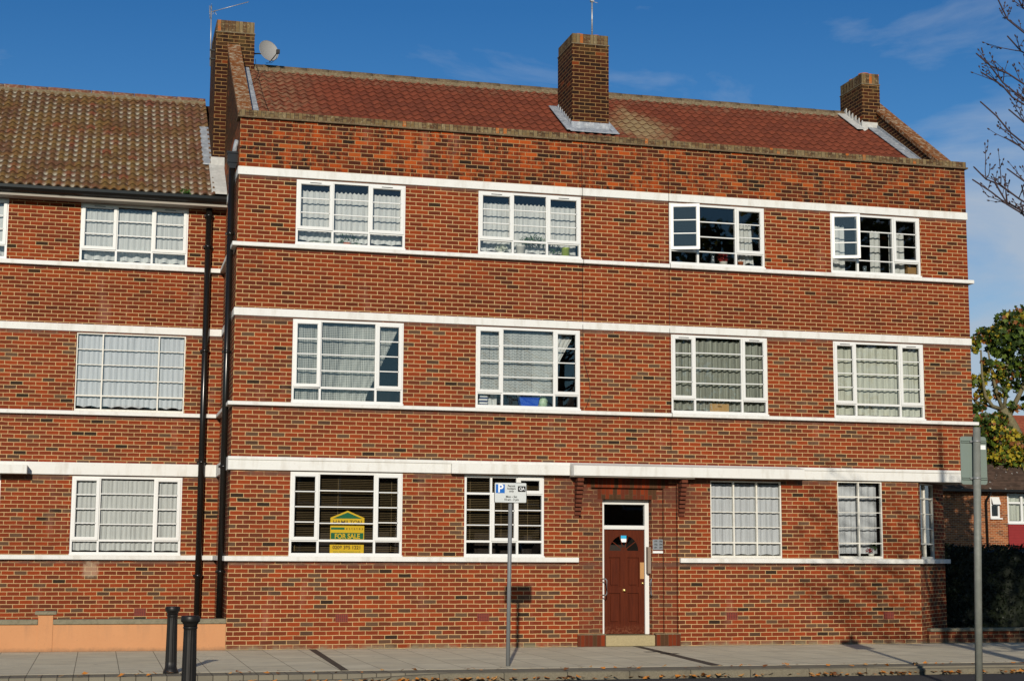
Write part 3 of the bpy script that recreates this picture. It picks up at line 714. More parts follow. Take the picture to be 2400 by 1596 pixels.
b.prism([(.30, RZ(.3)), (3.1, RZ(3.1)), (3.1, RZ(3.1)+.16), (.30, RZ(.3)+.11)], 'x', 13.90, 13.919); b.build('flashing', M['lead'], roof)
b = MB()
for k in range(6):
    ya = 3.08+k*.15; b.prism([(ya, RZ(ya)), (ya, RZ(ya)+.24), (ya+.145, RZ(ya+.145)+.10), (ya+.145, RZ(ya+.145))], 'x', 13.555, 13.5735)
b.prism([(2.95, RZ(2.95)+.085), (3.95, RZ(3.95)+.085), (3.95, RZ(3.95)+.10), (2.95, RZ(2.95)+.10)], 'x', 13.36, 13.556)
b.box(13.55, 13.99, 3.072, 3.098, 10.70, 10.95); b.build('flashing', M['leadpale'], roof)

# ---- windows of the main block
def three_light(parent, F, a, b, z0, z1, kind, op=None, label=None):
    if kind == 'A': return window(parent, F, a, b, z0, z1, [.335, .668], [.235], {1: 2}, {(0, 1), (2, 1)}, openings=op, vents={(0, 1), (2, 1)}, label=label)
    if kind == 'B': return window(parent, F, a, b, z0, z1, [.252, .752], [.185], {1: 3}, {(0, 1), (2, 1)}, openings=op, label=label)
    if kind == 'S': return window(parent, F, a, b, z0, z1, [.24, .755], [.20], {1: 3}, steel=True, label=label)
s3, b3 = ZL['st3']+.001, ZL['bb3']-.021
s2, b2 = ZL['st2']+.001, ZL['bb2']-.021
w3a = three_light(main, FM, *W3[0], s3, b3, 'A'); w3b = three_light(main, FM, *W3[1], s3, b3, 'A')
def open_window(a, b, lab):
    # the centre light runs full height with a low bar
    W = b-a; fr = window(main, FM, a, b, s3, b3, [.300, .700], [.235], {1: 2}, {(0, 1), (2, 1)}, openings={(0, 1): R(20)}, vents=(), label=lab, nt=(1,))
    return fr
w3c = open_window(*W3[2], 'top floor window with left casement standing open, dark room and short curtain right')
w3d = open_window(*W3[3], 'top floor end window with left casement standing open and wicker basket inside')
w2a = three_light(main, FM, *W2[0], s2, b2, 'B', {(0, 1): R(3.5)}); w2b = three_light(main, FM, *W2[1], s2, b2, 'B')
w2c = window(main, FM, *W2[2], s2, b2, [.245, .735], [.185], {1: 3}, {(0, 1), (2, 1)}, vents={(0, 1), (2, 1)})
w2d = window(main, FM, *W2[3], s2, b2, [.245, .735], [.185], {1: 3}, {(0, 1), (2, 1)}, vents={(0, 1), (2, 1)})
w1a = three_light(main, FM, g1[0][0], g1[0][1], g1[0][2]+.001, g1[0][3]-.001, 'B')
w1b = window(main, FM, g1[1][0], g1[1][1], g1[1][2]+.001, g1[1][3]-.001, [.335, .665], [.19, .775], {1: 2}, {(2, 2), (1, 1)})
w1c = window(main, FM, g1[2][0], g1[2][1], g1[2][2]+.001, g1[2][3]-.001, [.33, .655], [.20], {1: 3}, steel=True)
w1d = window(main, FM, g1[3][0], g1[3][1], g1[3][2]+.001, g1[3][3]-.001, [.48], [.20, .80], {1: 2}, steel=True)
w1e = window(main, FC, CW[0], CW[1], CW[2]+.001, CW[3]-.001, [.42], [.20, .80], {1: 2}, steel=True)

for k, fr_ in enumerate((w3a, w3b)):
    a, b_ = W3[k]; curtain(fr_, FM, a+.03, b_-.03, s3+.10, b3-.135, M['net'], w=.26 if k else .20, freq=10, amp=.012, head=.035, hem=.03, ph=k)
curtain(w3a, FM, W3[0][0]+.3, W3[0][0]+1.2, s3+.06, s3+.2, M['netpale'], w=.26, freq=11, amp=.02)
curtain(w3c, FM, W3[2][0]+1.40, W3[2][0]+1.76, s3+.08, b3-.27, M['drape'], w=.20, freq=11, amp=.016, head=.05, hem=.06, left=lambda z: W3[2][0]+1.42+.03*(b3-z), right=lambda z: W3[2][0]+1.70+.06*(b3-z))
curtain(w3d, FM, W3[3][0]+.96, W3[3][0]+1.18, s3+.03, b3-.24, M['drape'], w=.26, freq=10, amp=.016, head=.04)
curtain(w3d, FM, W3[3][0]+1.34, W3[3][0]+1.66, s3+.03, b3-.28, M['drape'], w=.22, freq=9, amp=.014, head=.03)
curtain(w3d, FM, W3[3][0]+.10, W3[3][0]+.42, s3+.05, b3-.16, M['drape'], w=.28, freq=9, amp=.014, head=.05)
a, b_ = W2[0]
curtain(w2a, FM, a+.03, b_-.05, s2+.07, b2-.05, M['lace'], w=.15, freq=5, amp=.012, right=lambda z: a+1.32+.56*min(1, max(0, (z-s2-.10)/1.25))**1.15)
curtain(w2a, FM, a+.86, a+1.62, s2+.07, b2-.05, M['lace'], w=.19, freq=9, amp=.016, left=lambda z: a+.80+.14*((z-s2)/1.4), right=lambda z: a+1.30+.58*min(1, max(0, (z-s2-.08)/1.25)))
a2, b2_ = W2[1]
curtain(w2b, FM, a2+.04, a2+1.46, s2+.26, b2-.05, M['lace2'], w=.15, freq=4, amp=.008, hem=.05)
curtain(w2b, FM, a2+1.02, a2+1.80, s2+.08, b2-.05, M['drape'], w=.19, freq=12, amp=.014, left=lambda z: a2+1.13-.09*((z-s2)/1.4) , right=lambda z: a2+1.25+.62*min(1, max(0, (z-s2-.25)/1.12)))
curtain(w2b, FM, a2+.06, a2+.44, s2+.06, s2+.30, M['drape'], w=.21, freq=8, amp=.015, left=lambda z: a2+.24-.4*(z-s2))
curtain(w2c, FM, W2[2][0]+.03, W2[2][1]-.03, s2+.07, b2-.06, M['netgreen'], w=.15, freq=8.5, amp=.030, hem=.02)
curtain(w2d, FM, W2[3][0]+.03, W2[3][1]-.03, s2+.07, b2-.06, M['netpale'], w=.15, freq=7.5, amp=.018, hem=.01)
curtain(w1c, FM, g1[2][0]+.02, g1[2][1]-.02, g1[2][2]+.06, g1[2][3]-.05, M['netblue'], w=.098, freq=8, amp=.014, hem=.02)
curtain(w1d, FM, g1[3][0]+.02, g1[3][1]-.02, g1[3][2]+.10, g1[3][3]-.05, M['netblue'], w=.20, freq=8, amp=.013, ph=2)
curtain(w1e, FC, CW[0]+.02, CW[1]-.02, CW[2]+.10, CW[3]-.05, M['netpale'], w=.18, freq=8, amp=.013)
for fr_, h in ((w1a, g1[0]), (w1b, g1[1])):
    cs = (h[0]+.12, h[0]+.86, h[1]-.16) if h is g1[0] else (h[0]+.15, h[0]+.72, h[1]-.25)
    blind(fr_, FM, h[0]+.03, h[1]-.03, h[2]+(.09 if h is g1[0] else .22), h[3]-.06, cords=cs)

# ---- entrance door, set deep in its opening
FD = lambda u, w, z: (u+.042, w+.12, z)
door = MB(FD)
zb, zt, xa, xb, yd = .205, 2.078, 6.748, 7.520, .235
pan = [(6.835, 7.055, 1.045, 1.575), (7.190, 7.412, 1.045, 1.575), (6.838, 7.052, .388, .932), (7.190, 7.410, .388, .932)]
fan_c, fan_r, fan_z = 7.128, .275, 1.700
# leaf with a half-round light: build the front as strips
wall(door, xa, xb, zb, fan_z-.002, pan, yd)
for p_ in pan:
    reveal(door, p_, yd, yd+.026); a, b_, c, d = p_
    door.face([(a, yd+.026, c), (b_, yd+.026, c), (b_, yd+.026, d), (a, yd+.026, d)])
    i = .038; door.box(a+i, b_-i, yd+.004, yd+.0255, c+i, d-i)
n = 24
pts = [(fan_c+fan_r*math.cos(math.pi*k/n), fan_z+fan_r*math.sin(math.pi*k/n)) for k in range(n+1)]
for k in range(n):
    (xa_, za_), (xb_, zb_) = pts[k], pts[k+1]
    door.face([(xa_, yd, za_), (xb_, yd, zb_), (xb_, yd, zt), (xa_, yd, zt)])
door.face([(xa, yd, fan_z-.002), (fan_c-fan_r, yd, fan_z), (fan_c-fan_r, yd, zt), (xa, yd, zt)])
door.face([(fan_c+fan_r, yd, fan_z), (xb, yd, fan_z-.002), (xb, yd, zt), (fan_c+fan_r, yd, zt)])
for ang in (36, 72, 108, 144):
    t = R(ang); c_, s_ = math.cos(t), math.sin(t); hw = .008
    door.face([(fan_c+.06*c_-hw*s_, yd-.001, fan_z+.06*s_+hw*c_), (fan_c+.06*c_+hw*s_, yd-.001, fan_z+.06*s_-hw*c_), (fan_c+.28*c_+hw*s_, yd-.001, fan_z+.28*s_-hw*c_), (fan_c+.28*c_-hw*s_, yd-.001, fan_z+.28*s_+hw*c_)])
hub = [(fan_c+.065*math.cos(math.pi*k/10), yd-.0015, fan_z+.065*math.sin(math.pi*k/10)) for k in range(11)]
door.face(hub[::-1])
door.box(xa, xb, yd+.002, yd+.04, zb, zt, skip='fk')
do = door.build('front_door', M['door'], main, label='dark brown panelled door with a fan-shaped light')
b = MB(FD); fp = [(x, yd+.012, z) for x, z in pts]; b.face(fp[::-1]); b.build('fanlight', M['glass'], do)
for x_, z_, r_ in ((7.122, .985, .030), (7.478, 1.112, .022)):
    b = MB(FD)
    prof = [(r_, 0), (r_, .006), (r_*.4, .010), (r_*.4, .025), (r_*.85, .034), (r_*.9, .048), (r_*.5, .056), (.002, .057)]
    rings = [[b.vert((x_+q*math.cos(t), yd-h_, z_+q*math.sin(t))) for t in (2*math.pi*k/16 for k in range(16))] for q, h_ in prof]
    for i in range(len(rings)-1):
        for k in range(16): b.fi((rings[i][k], rings[i+1][k], rings[i+1][(k+1) % 16], rings[i][(k+1) % 16]), sm=True)
    b.build('door_knob', M['brass'], do)
b = MB(FD); b.box(7.436, 7.514, yd-.006, yd-.0005, 1.19, 1.487); b.build('push_plate', M['kickplate'], do)
b = MB(FD); b.box(7.072, 7.178, yd+.001, yd+.006, 1.852, 1.972, mi=0); b.box(7.072, 7.178, yd-.0006, yd+.0008, 1.915, 1.972, mi=1); b.build('notice', [M['whitep'], plain('pale_blue_print', (.02, .35, .6))], do)
b = MB(FD); b.box(7.522, 7.632, .200, .285, .195, 2.622); b.box(6.660, 6.742, .200, .285, .195, 2.622); b.box(6.742, 7.522, .200, .285, 2.082, 2.155); b.box(6.742, 7.522, .200, .285, 2.535, 2.622)
b.build('door_frame', M['upvc'], main, bevel=.006)
b = MB(FD); b.face([(6.742, .26, 2.155), (7.522, .26, 2.155), (7.522, .26, 2.535), (6.742, .26, 2.535)]); b.build('transom_light', M['glass'], main)
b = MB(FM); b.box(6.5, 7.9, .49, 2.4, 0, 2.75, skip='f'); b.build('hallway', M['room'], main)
for x_ in (6.700, 7.640):
    sg = 1 if x_ < 7 else -1
    b = MB(FM); b.tube([(x_, .158, .90), (x_+.035*sg, .085, .90), (x_+.052*sg, .07, .93), (x_+.052*sg, .07, 1.16), (x_+.035*sg, .085, 1.19), (x_, .158, 1.19)], .011, 8)
    b.build('grab_handle', M['polegrey'], main)
b = MB(FM); b.box(7.580, 7.638, .20, .30, 1.29, 1.768); b.build('batten', M['woodgrey'], main)

# ---- air bricks
def airbrick(x, z, F, parent):
    b = MB(F); a, c, d, e = x-.1075, x+.1075, z-.070, z+.070
    b.box(a, c, -.004, .03, d, e, mi=0)
    for i in range(6):
        for j in range(5):
            cx = a+.022+i*.0342; cz = d+.020+j*.025; b.box(cx-.008, cx+.008, -.0052, -.0042, cz-.007, cz+.007, mi=1)
    b.build('air_brick', [plain('terracotta_vent', (.19, .035, .022), .8), M['dark']], parent)
for x in (1.955, 4.447, 9.126, 12.271): airbrick(x, .525, FM, main)

# ---- main downpipe with hopper, in the corner
def pipe(name, x, y, z0, z1, r, parent, joints, hopper=None):
    b = MB(); b.tube([(x, y, z0), (x, y, z1)], r, 14)
    for j in joints: b.tube([(x, y, j-.03), (x, y, j-.028), (x, y, j+.028), (x, y, j+.03)], [r, r+.011, r+.011, r], 14, cap=False); b.box(x-r-.03, x+r+.03, y+r*.3, y+r*.9, j-.02, j+.02)
    if hopper:
        b.box(x-.095, x+.095, y-.09, y+.09, z1+.04, z1+.22); b.box(x-.11, x+.11, y-.105, y+.105, z1+.20, z1+.235)
        b.prism([(x-.095, z1+.04), (x+.095, z1+.04), (x+.05, z1-.06), (x-.05, z1-.06)], 'y', y-.07, y+.07)
    return b.build(name, M['black'], parent)
pipe('drainpipe', -.090, .42, .44, 8.43, .057, main, (1.3, 3.1, 5.1, 7.2), hopper=True)
b = MB(); b.tube([(-.06, .40, 8.66), (-.05, .41, 8.78), (-.012, .42, 8.88)], [.045, .04, .055], 10); b.build('outlet', M['lead'], main)
# cables on the front
b = MB(); b.tube([(6.255, -.012, 9.18), (6.262, -.012, 8.34), (6.266, -.028, 8.33), (6.266, -.028, 8.18), (6.268, -.012, 8.17), (6.27, -.012, 7.0), (6.27, -.092, 6.99), (6.27, -.092, 6.90), (6.272, -.012, 6.89), (6.275, -.012, 5.84), (6.275, -.03, 5.68), (6.28, -.012, 5.6), (6.30, -.012, 5.1), (6.40, -.012, 4.75), (6.42, -.012, 4.5), (6.33, -.012, 4.24)], .0045, 5); b.build('cable', M['dark'], main)
b = MB(); b.tube([(7.955, -.012, 9.18), (7.955, -.012, 8.34), (7.957, -.028, 8.33), (7.957, -.028, 8.18), (7.957, -.012, 8.17), (7.955, -.012, 7.0), (7.955, -.092, 6.99), (7.955, -.092, 6.90), (7.955, -.012, 6.88), (7.955, -.012, 5.84), (7.955, -.03, 5.68), (7.96, -.012, 5.6), (7.965, -.012, 4.22), (7.965, -.092, 4.21), (7.965, -.092, 4.13), (7.965, -.012, 4.10), (7.965, -.012, 3.5)], .0045, 5); b.build('cable', M['dark'], main)

# ================================================================== SET-BACK BLOCK
left = thing('apartment_block', (-6, 6, 0), 'set-back red brick flats wing with lichened pantile roof and black gutter', 'building')
xs3 = [(-9.25, -7.27), (-5.97, -3.99), (-2.690, -.705)]; xs2 = [(-9.20, -7.22), (-6.03, -4.05), (-2.670, -.680)]; xs1 = [(-9.2, -7.22), (-5.88, -3.90), (-2.650, -.660)]
hl = [(a, b, ZL['st3'], 8.136) for a, b in xs3]+[(a, b, ZL['st2'], ZL['bb2']-.02) for a, b in xs2]+[(a, b, ZL['st1'], 3.012) for a, b in xs1]
mb = MB(FL); wall(mb, -12, 0, 0, 8.28, hl)
for h in hl: reveal(mb, h, 0, .10)
for h in hl: room(mb, h)
mb.face([(-12, 8.2, 0), (-12, 0, 0), (-12, 0, 8.28), (-12, 8.2, 8.28)]); mb.face([(0, 8.2, 0), (-12, 8.2, 0), (-12, 8.2, 8.2), (0, 8.2, 8.2)])
mb.face([(-12, 8.2, 8.28), (-12, 0, 8.28), (-12, 4.1, 11.2)])
lw = mb.build('wall', [M['brick'], M['room'], M['roomfloor']], left)
def lband(name, z0, z1, pr, top=0.0):
    b = MB(FL); b.box(-12, -.002, -pr, .02, z0, z1); b.build(name, M['band'], left, bevel=.006)
lband('lintel_band', ZL['bb2'], ZL['bt2'], .022); lband('lintel_band', 3.030, 3.257, .045)
for a, b_ in (('sb1', 'st1'), ('sb2', 'st2'), ('sb3', 'st3')): lband('sill_band', ZL[a], ZL[b_], .080)
b = MB(FL); b.box(-9.6, -3.44, -.32, -.046, 3.022, 3.185); b.build('canopy', M['band'], left, bevel=.006)
# eaves
b = MB(); b.box(-12, -.003, 2.62, 2.895, 8.140, 8.158); b.box(-12, -.003, 2.585, 2.622, 8.139, 8.300); b.build('soffit', M['soffit'], left)
b = MB(); gp = [(.0, .055), (.0, .0), (-.02, -.05), (-.055, -.068), (-.09, -.05), (-.115, .0), (-.118, .055), (-.110, .055), (-.105, .0), (-.085, -.04), (-.055, -.056), (-.025, -.04), (-.010, 0), (-.010, .055)]
b.prism([(2.583+q[0], 8.265+q[1]) for q in gp], 'x', -12, -.012)
for x_ in (-3.1, -5.5, -8): b.prism([(2.585+q[0]*1.05, 8.265+q[1]*1.08) for q in gp[:7]], 'x', x_, x_+.09)
b.build('gutter', M['black'], left)
P2 = math.atan(.70); G2 = .262
M['tile_left'] = tile_mat('lichened_pantile', 'left', -12.1, 8.325, G2, .168, P2)
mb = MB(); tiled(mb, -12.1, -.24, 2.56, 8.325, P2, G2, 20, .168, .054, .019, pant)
mb.face([(-12.1, 6.9, 11.30), (0, 6.9, 11.30), (0, 11.2, 8.25), (-12.1, 11.2, 8.25)])
lroof = mb.build('roof', [M['tile_left'], M['tileshadowgap']], left)
mb = MB(); ridge(mb, -12.1, -.24, 6.87, 11.325, .12, .45); mb.box(-12.1, -.24, 6.72, 7.0, 11.27, 11.35, mi=1)
mb.build('ridge_tiles', [plain('mottled_ridge_tile', (.16, .06, .035), .9, .1, .3, 8, tint=(.30, .28, .2), tf=.8), M['mortarfill']], lroof)
LZ = lambda y: 8.325+.70*(y-2.56)
b = MB(); b.prism([(2.62, LZ(2.62)+.03), (3.78, LZ(3.78)+.03), (3.78, LZ(3.78)+.09), (2.62, LZ(2.62)+.075)], 'x', -.30, -.01)
b.prism([(3.70, LZ(3.7)), (3.70, LZ(3.7)+.06), (3.795, LZ(3.79)+.22), (3.795, LZ(3.79)-.05)], 'x', -.27, .0)
b.build('flashing', M['leadpale'], lroof)
b = MB(); b.prism([(3.80, LZ(3.8)+.05), (5.5, LZ(5.5)+.05), (5.5, LZ(5.5)+.075), (3.80, LZ(3.8)+.075)], 'x', -.42, -.238); b.build('flashing', M['lead'], lroof)
def lwin(i, xs, z0, z1, kind): return three_light(left, FL, xs[i][0], xs[i][1], z0+.001, z1-.001, kind)
for i in range(3):
    f3 = lwin(i, xs3, ZL['st3'], 8.136, 'A'); a, b_ = xs3[i]; curtain(f3, FL, a+.03, b_-.03, ZL['st3']+.25, 8.136-.09, M['net'], w=.092, freq=10, amp=.010, head=.02, ph=i)
    curtain(f3, FL, a+.06, b_-.05, ZL['st3']+.08, ZL['st3']+.29, M['net'], w=.20, freq=5.5, amp=.03, hem=.03, ph=i)
    f2 = lwin(i, xs2, ZL['st2'], ZL['bb2']-.02, 'S'); a, b_ = xs2[i]; curtain(f2, FL, a+.03, b_-.03, ZL['st2']+.08, ZL['bb2']-.06, M['netblue'], w=.092, freq=9.5, amp=.011, hem=.03, ph=i)
    f1 = lwin(i, xs1, ZL['st1'], 3.012, 'B'); a, b_ = xs1[i]; curtain(f1, FL, a+.03, b_-.03, ZL['st1']+.08, 3.012-.07, M['net'], w=.094, freq=11, amp=.012, hem=.01, ph=i)
airbrick(-1.349, .535, FL, left); airbrick(-7.3, .535, FL, left)
pipe('drainpipe', -.325, 2.80, 0.02, 8.26, .060, left, (1.2, 3.3, 5.4, 7.4, 8.0))

# ================================================================== GROUND
def slab_mat():
    s = NT('paving_slabs'); P = s.sep(s.pos()); p = s.pos()
    row = s.mth('FLOOR', s.mth('DIVIDE', P[1], .78)); 
    fx = s.mth('ADD', s.mth('DIVIDE', P[0], .60), s.mth('MULTIPLY', s.mth('FLOORED_MODULO', row, 2.0), .0)); cx = s.mth('FLOOR', fx)
    v = s.white(s.comb(cx, row, 2.0))[0]
    jx = s.mth('LESS_THAN', s.mth('FRACT', fx), .020); jy = s.mth('LESS_THAN', s.mth('FRACT', s.mth('DIVIDE', P[1], .78)), .016)
    c = s.mix(v, (.53, .475, .345), (.60, .545, .405))
    c = s.mix(s.mth('MULTIPLY', s.rng(s.noise(p, 2.3, 5, .6), .42, .68), .45), c, (.38, .35, .275))
    c = s.mix(s.mth('MULTIPLY', s.rng(s.noise(p, 30.0, 4, .7), .62, .7), .4), c, (.14, .13, .10))
    c = s.mix(s.mth('MULTIPLY', s.mth('MAXIMUM', jx, s.mth('MULTIPLY', jy, .6)), .75), c, (.07, .06, .045))
    dirt = s.mth('MULTIPLY', s.rng(s.mth('ADD', P[1], s.mth('MULTIPLY', s.noise(p, 3.0, 5, .7), .35)), -.02, .22), .8)
    c = s.mix(s.mth('MULTIPLY', dirt, s.mth('GREATER_THAN', P[1], -3.0)), c, (.12, .10, .06))
    gum = s.n('ShaderNodeTexVoronoi'); s.put(gum.inputs['Vector'], p); gum.inputs['Scale'].default_value = 2.2
    c = s.mix(s.mth('MULTIPLY', s.mth('LESS_THAN', gum.outputs[0], .07), .6), c, (.17, .16, .13))
    strk = s.rng(s.noise(s.comb(s.mth('MULTIPLY', P[0], .5), s.mth('MULTIPLY', P[1], 2.4)), 1.4, 5, .6), .52, .68)
    c = s.mix(s.mth('MULTIPLY', strk, .35), c, (.27, .25, .19))
    return s.bsdf(c, .85, .2, bump=s.noise(p, 50.0, 4), bs=.25, bd=.01)
def asphalt_mat():
    s = NT('asphalt'); p = s.pos()
    c = s.mix(s.noise(p, 60.0, 4, .7), (.025, .024, .024), (.075, .072, .07)); c = s.mix(s.noise(p, 1.0, 4), c, (.045, .043, .042))
    return s.bsdf(c, .9, .2, bump=s.noise(p, 80.0, 3), bs=.5, bd=.01)
def kerb_mat():
    s = NT('granite_kerb'); P = s.sep(s.pos()); p = s.pos()
    c = s.mix(s.noise(p, 45.0, 4, .75), (.075, .066, .045), (.26, .23, .165))
    c = s.mix(s.mth('MULTIPLY', s.rng(s.noise(p, 1.6, 4, .6), .5, .66), .6), c, (.07, .062, .045))
    j = s.mth('LESS_THAN', s.mth('FRACT', s.mth('DIVIDE', s.mth('ADD', P[0], .3), .915)), .012); c = s.mix(j, c, (.03, .028, .022))
    return s.bsdf(c, .85, .2, bump=s.noise(p, 60.0, 4), bs=.5, bd=.01)
def setts_mat():
    s = NT('block_strip'); P = s.sep(s.pos()); p = s.pos()
    fx = s.mth('DIVIDE', P[0], .20); fy = s.mth('DIVIDE', s.mth('ADD', P[1], 5.70), .26); v = s.white(s.comb(s.mth('FLOOR', fx), s.mth('FLOOR', fy), 0.0))[0]
    blk = s.mth('LESS_THAN', P[0], 2.2)
    j = s.mth('MULTIPLY', s.mth('MAXIMUM', s.mth('LESS_THAN', s.mth('FRACT', fx), .06), s.mth('LESS_THAN', s.mth('FRACT', fy), .05)), blk)
    c = s.mix(v, (.18, .16, .12), (.24, .215, .16)); c = s.mix(s.mth('SUBTRACT', 1.0, blk), c, (.20, .18, .135))
    c = s.mix(s.mth('MULTIPLY', s.noise(p, 3.0, 5, .6), .5), c, (.11, .10, .08)); c = s.mix(j, c, (.05, .045, .035))
    return s.bsdf(c, .9, .15, bump=s.noise(p, 50.0, 3), bs=.3, bd=.01)
M['slab'] = slab_mat(); M['asphalt'] = asphalt_mat(); M['kerb'] = kerb_mat(); M['setts'] = setts_mat()
M['soil'] = plain('ground_soil', (.045, .04, .03), .95, .1, .4, 3, bump=.5)
def structure(o): o['kind'] = 'structure'; return o
b = MB(); b.face([(-600, -600, -.130), (600, -600, -.130), (600, 600, -.130), (-600, 600, -.130)]); structure(b.build('ground', M['soil']))
b = MB(); b.face([(-80, -20.5, -.115), (80, -20.5, -.115), (80, -5.6, -.115), (-80, -5.6, -.115)]); structure(b.build('road', M['asphalt']))
b = MB(); b.box(-80, 80, -5.08, 0.30, -.12, 0.0, skip='b'); pv = structure(b.build('pavement', M['slab']))
b = MB(); b.prism([(1.40, .0), (1.52, .0), (1.315, -5.08), (1.21, -5.08)][::-1], 'z', .0005, .004); b.prism([(7.215, .0), (7.355, .0), (6.90, -5.08), (6.72, -5.08)][::-1], 'z', .0005, .004); b.build('drain_channel', plain('dark_channel_cover', (.055, .045, .035), .8), pv)
b = MB(); b.box(6.86, 7.16, -1.75, -1.60, .0005, .004); b.box(6.98, 7.27, -2.25, -2.10, .0005, .004); b.build('stopcock_cover', plain('iron_cover', (.06, .055, .05), .6), pv)
b = MB(); b.box(-80, 80, -5.66, -5.08, -.12, -.003, skip='b'); structure(b.build('verge_strip', M['setts']))
kb = MB()
xs_ = [-80, -3, 1.2, 2.6, 8.9, 9.6, 80]; kt = [-.075, -.075, -.070, -.004, -.004, -.03, -.03]
for i in range(len(xs_)-1):
    x0, x1, t0, t1 = xs_[i], xs_[i+1], kt[i], kt[i+1]
    kb.face([(x0, -5.66, t0), (x0, -5.79, t0), (x1, -5.79, t1), (x1, -5.66, t1)][::-1]); kb.face([(x0, -5.79, t0), (x0, -5.81, t0-.015), (x1, -5.81, t1-.015), (x1, -5.79, t1)][::-1])
    kb.face([(x0, -5.81, t0-.015), (x0, -5.815, -.116), (x1, -5.815, -.116), (x1, -5.81, t1-.015)][::-1])
structure(kb.build('kerb', M['kerb']))
b = MB(); b.box(-2.6, 11.5, -11.4, -8.97, -.12, -.004, skip='b'); structure(b.build('traffic_island', M['setts'], bevel=.02))
b = MB(); b.face([(-12, .0, .001), (0, .0, .001), (0, 2.9, .001), (-12, 2.9, .001)]); structure(b.build('front_path', M['setts']))
b = MB(); b.face([(-80, -20.5, -.02), (80, -20.5, -.02), (80, -26.2, -.02), (-80, -26.2, -.02)][::-1]); b.face([(-80, -26.2, -.02), (-80, -60, -.02), (80, -60, -.02), (80, -26.2, -.02)]); b.face([(-80, -20.5, -.115), (80, -20.5, -.115), (80, -20.5, -.02), (-80, -20.5, -.02)]); structure(b.build('far_pavement', M['slab']))

# fallen leaves along the gutter
lf = MB()
for i in range(520):
    if i < 430: x = rs.uniform(-3, 13); y = -5.83-abs(rs.normal(0, .10)); z = -.108+rs.uniform(0, .035)
    else: x = rs.uniform(-3, 13); y = rs.uniform(-5.7, -5.1); z = .006
    if 430 > i and rs.rand() < .25: x = rs.choice([1.9, 2.3, 2.7, 3.0, 6.1, 8.2, 9.3, 10.2])+rs.normal(0, .12)
    r_ = rs.uniform(.022, .055); t0 = rs.uniform(0, 6.28); q = rs.uniform(-.6, .6); q2 = rs.uniform(-.5, .5)
    pts_ = []
    for k in range(7):
        t = t0+k*2*math.pi/7; rr = r_*(1 if k % 2 else .6); pts_.append((x+rr*math.cos(t), y+rr*math.sin(t), z+.012+abs(rr)*(q*math.cos(t)+q2*math.sin(t))*.8+rr*.2))
    lf.face(pts_, mi=int(rs.choice([0, 0, 1, 2])))
tag(lf.build('fallen_leaves', [plain('leaf_orange', (.55, .20, .03), .8, .2, .3, 30), plain('leaf_tan', (.48, .26, .09), .8, .2, .3, 30), plain('leaf_brown', (.18, .07, .025), .8, .2, .3, 30)]), 'orange fallen leaves lying along the gutter', 'leaves', kind='stuff')

# low rendered wall in front of the set-back block
t = thing('garden_wall', (-6, .0, 0), 'low wall painted orange with grey concrete coping and one small pier', 'wall')
b = MB(); b.box(-12, -.004, .0, .20, -.02, .440); b.box(-3.046, -2.811, -.012, .212, -.02, .600); b.build('wall_panel', M['orange'], t)
b = MB(); b.box(-12, -3.048, -.03, .23, .441, .520); b.box(-2.809, -.003, -.03, .23, .441, .520); b.box(-3.10, -2.757, -.06, .26, .601, .655); b.build('coping', M['stone'], t, bevel=.008)
# low brick wall at the right-hand corner
t = thing('garden_wall', (17, .2, 0), 'low dark brick wall with stone coping below the hedge, right of the flats', 'wall')
b = MB(); b.box(13.16, 26, .10, .32, -.11, .215); b.build('wall_panel', M['brick'], t)
b = MB(); b.box(13.17, 26, .06, .36, .216, .272); b.build('coping', M['stone'], t, bevel=.008)

# ================================================================== STREET FURNITURE
def bollard_at(x, y, z):
    t = thing('bollard', (x, y, z), None, 'bollard', 'fluted black bollards by the kerb')
    b = MB()
    def rf(r, th, zz): return r*(1-.055*(.5+.5*math.cos(th*14))) if .075 < zz < .745 else r
    prof = [(.105, 0), (.105, .02), (.090, .045), (.082, .074)]+[(.080-.010*k/8, .076+.66*k/8) for k in range(9)]+[(.069, .748), (.072, .760), (.078, .765), (.072, .780)]
    b.lathe(prof, (x, y, z), 84, rf=rf); b.build('post', M['iron'], t)
    b = MB(); b.lathe([(.072, .780), (.074, .80), (.088, .825), (.098, .830), (.101, .838), (.101, .880), (.096, .890), (.055, .893), (.0, .894)], (x, y, z), 40); b.build('cap', M['iron'], t)
    return t
bo = bollard_at(-1.122, -5.08, -.003); tag(bo, 'smaller-looking black fluted bollard on the pavement edge, behind the nearer one')
b2o = bo.copy(); COL.objects.link(b2o); b2o.location = (-1.166, -10.2, .063)
for ch in list(bo.children):
    c_ = ch.copy(); COL.objects.link(c_); c_.parent = b2o
tag(b2o, 'nearest black fluted bollard, cut off by the bottom edge of the photo')
b = MB(); b.lathe([(.135, -.004), (.135, .05), (.12, .062)], (-1.166, -10.2, 0), 24); o_ = b.build('foot', M['iron'], b2o)
for v in o_.data.vertices: v.co = v.co+Vector(ORG.get(b2o, (0, 0, 0)))-Vector((-1.166, -10.2, .063))

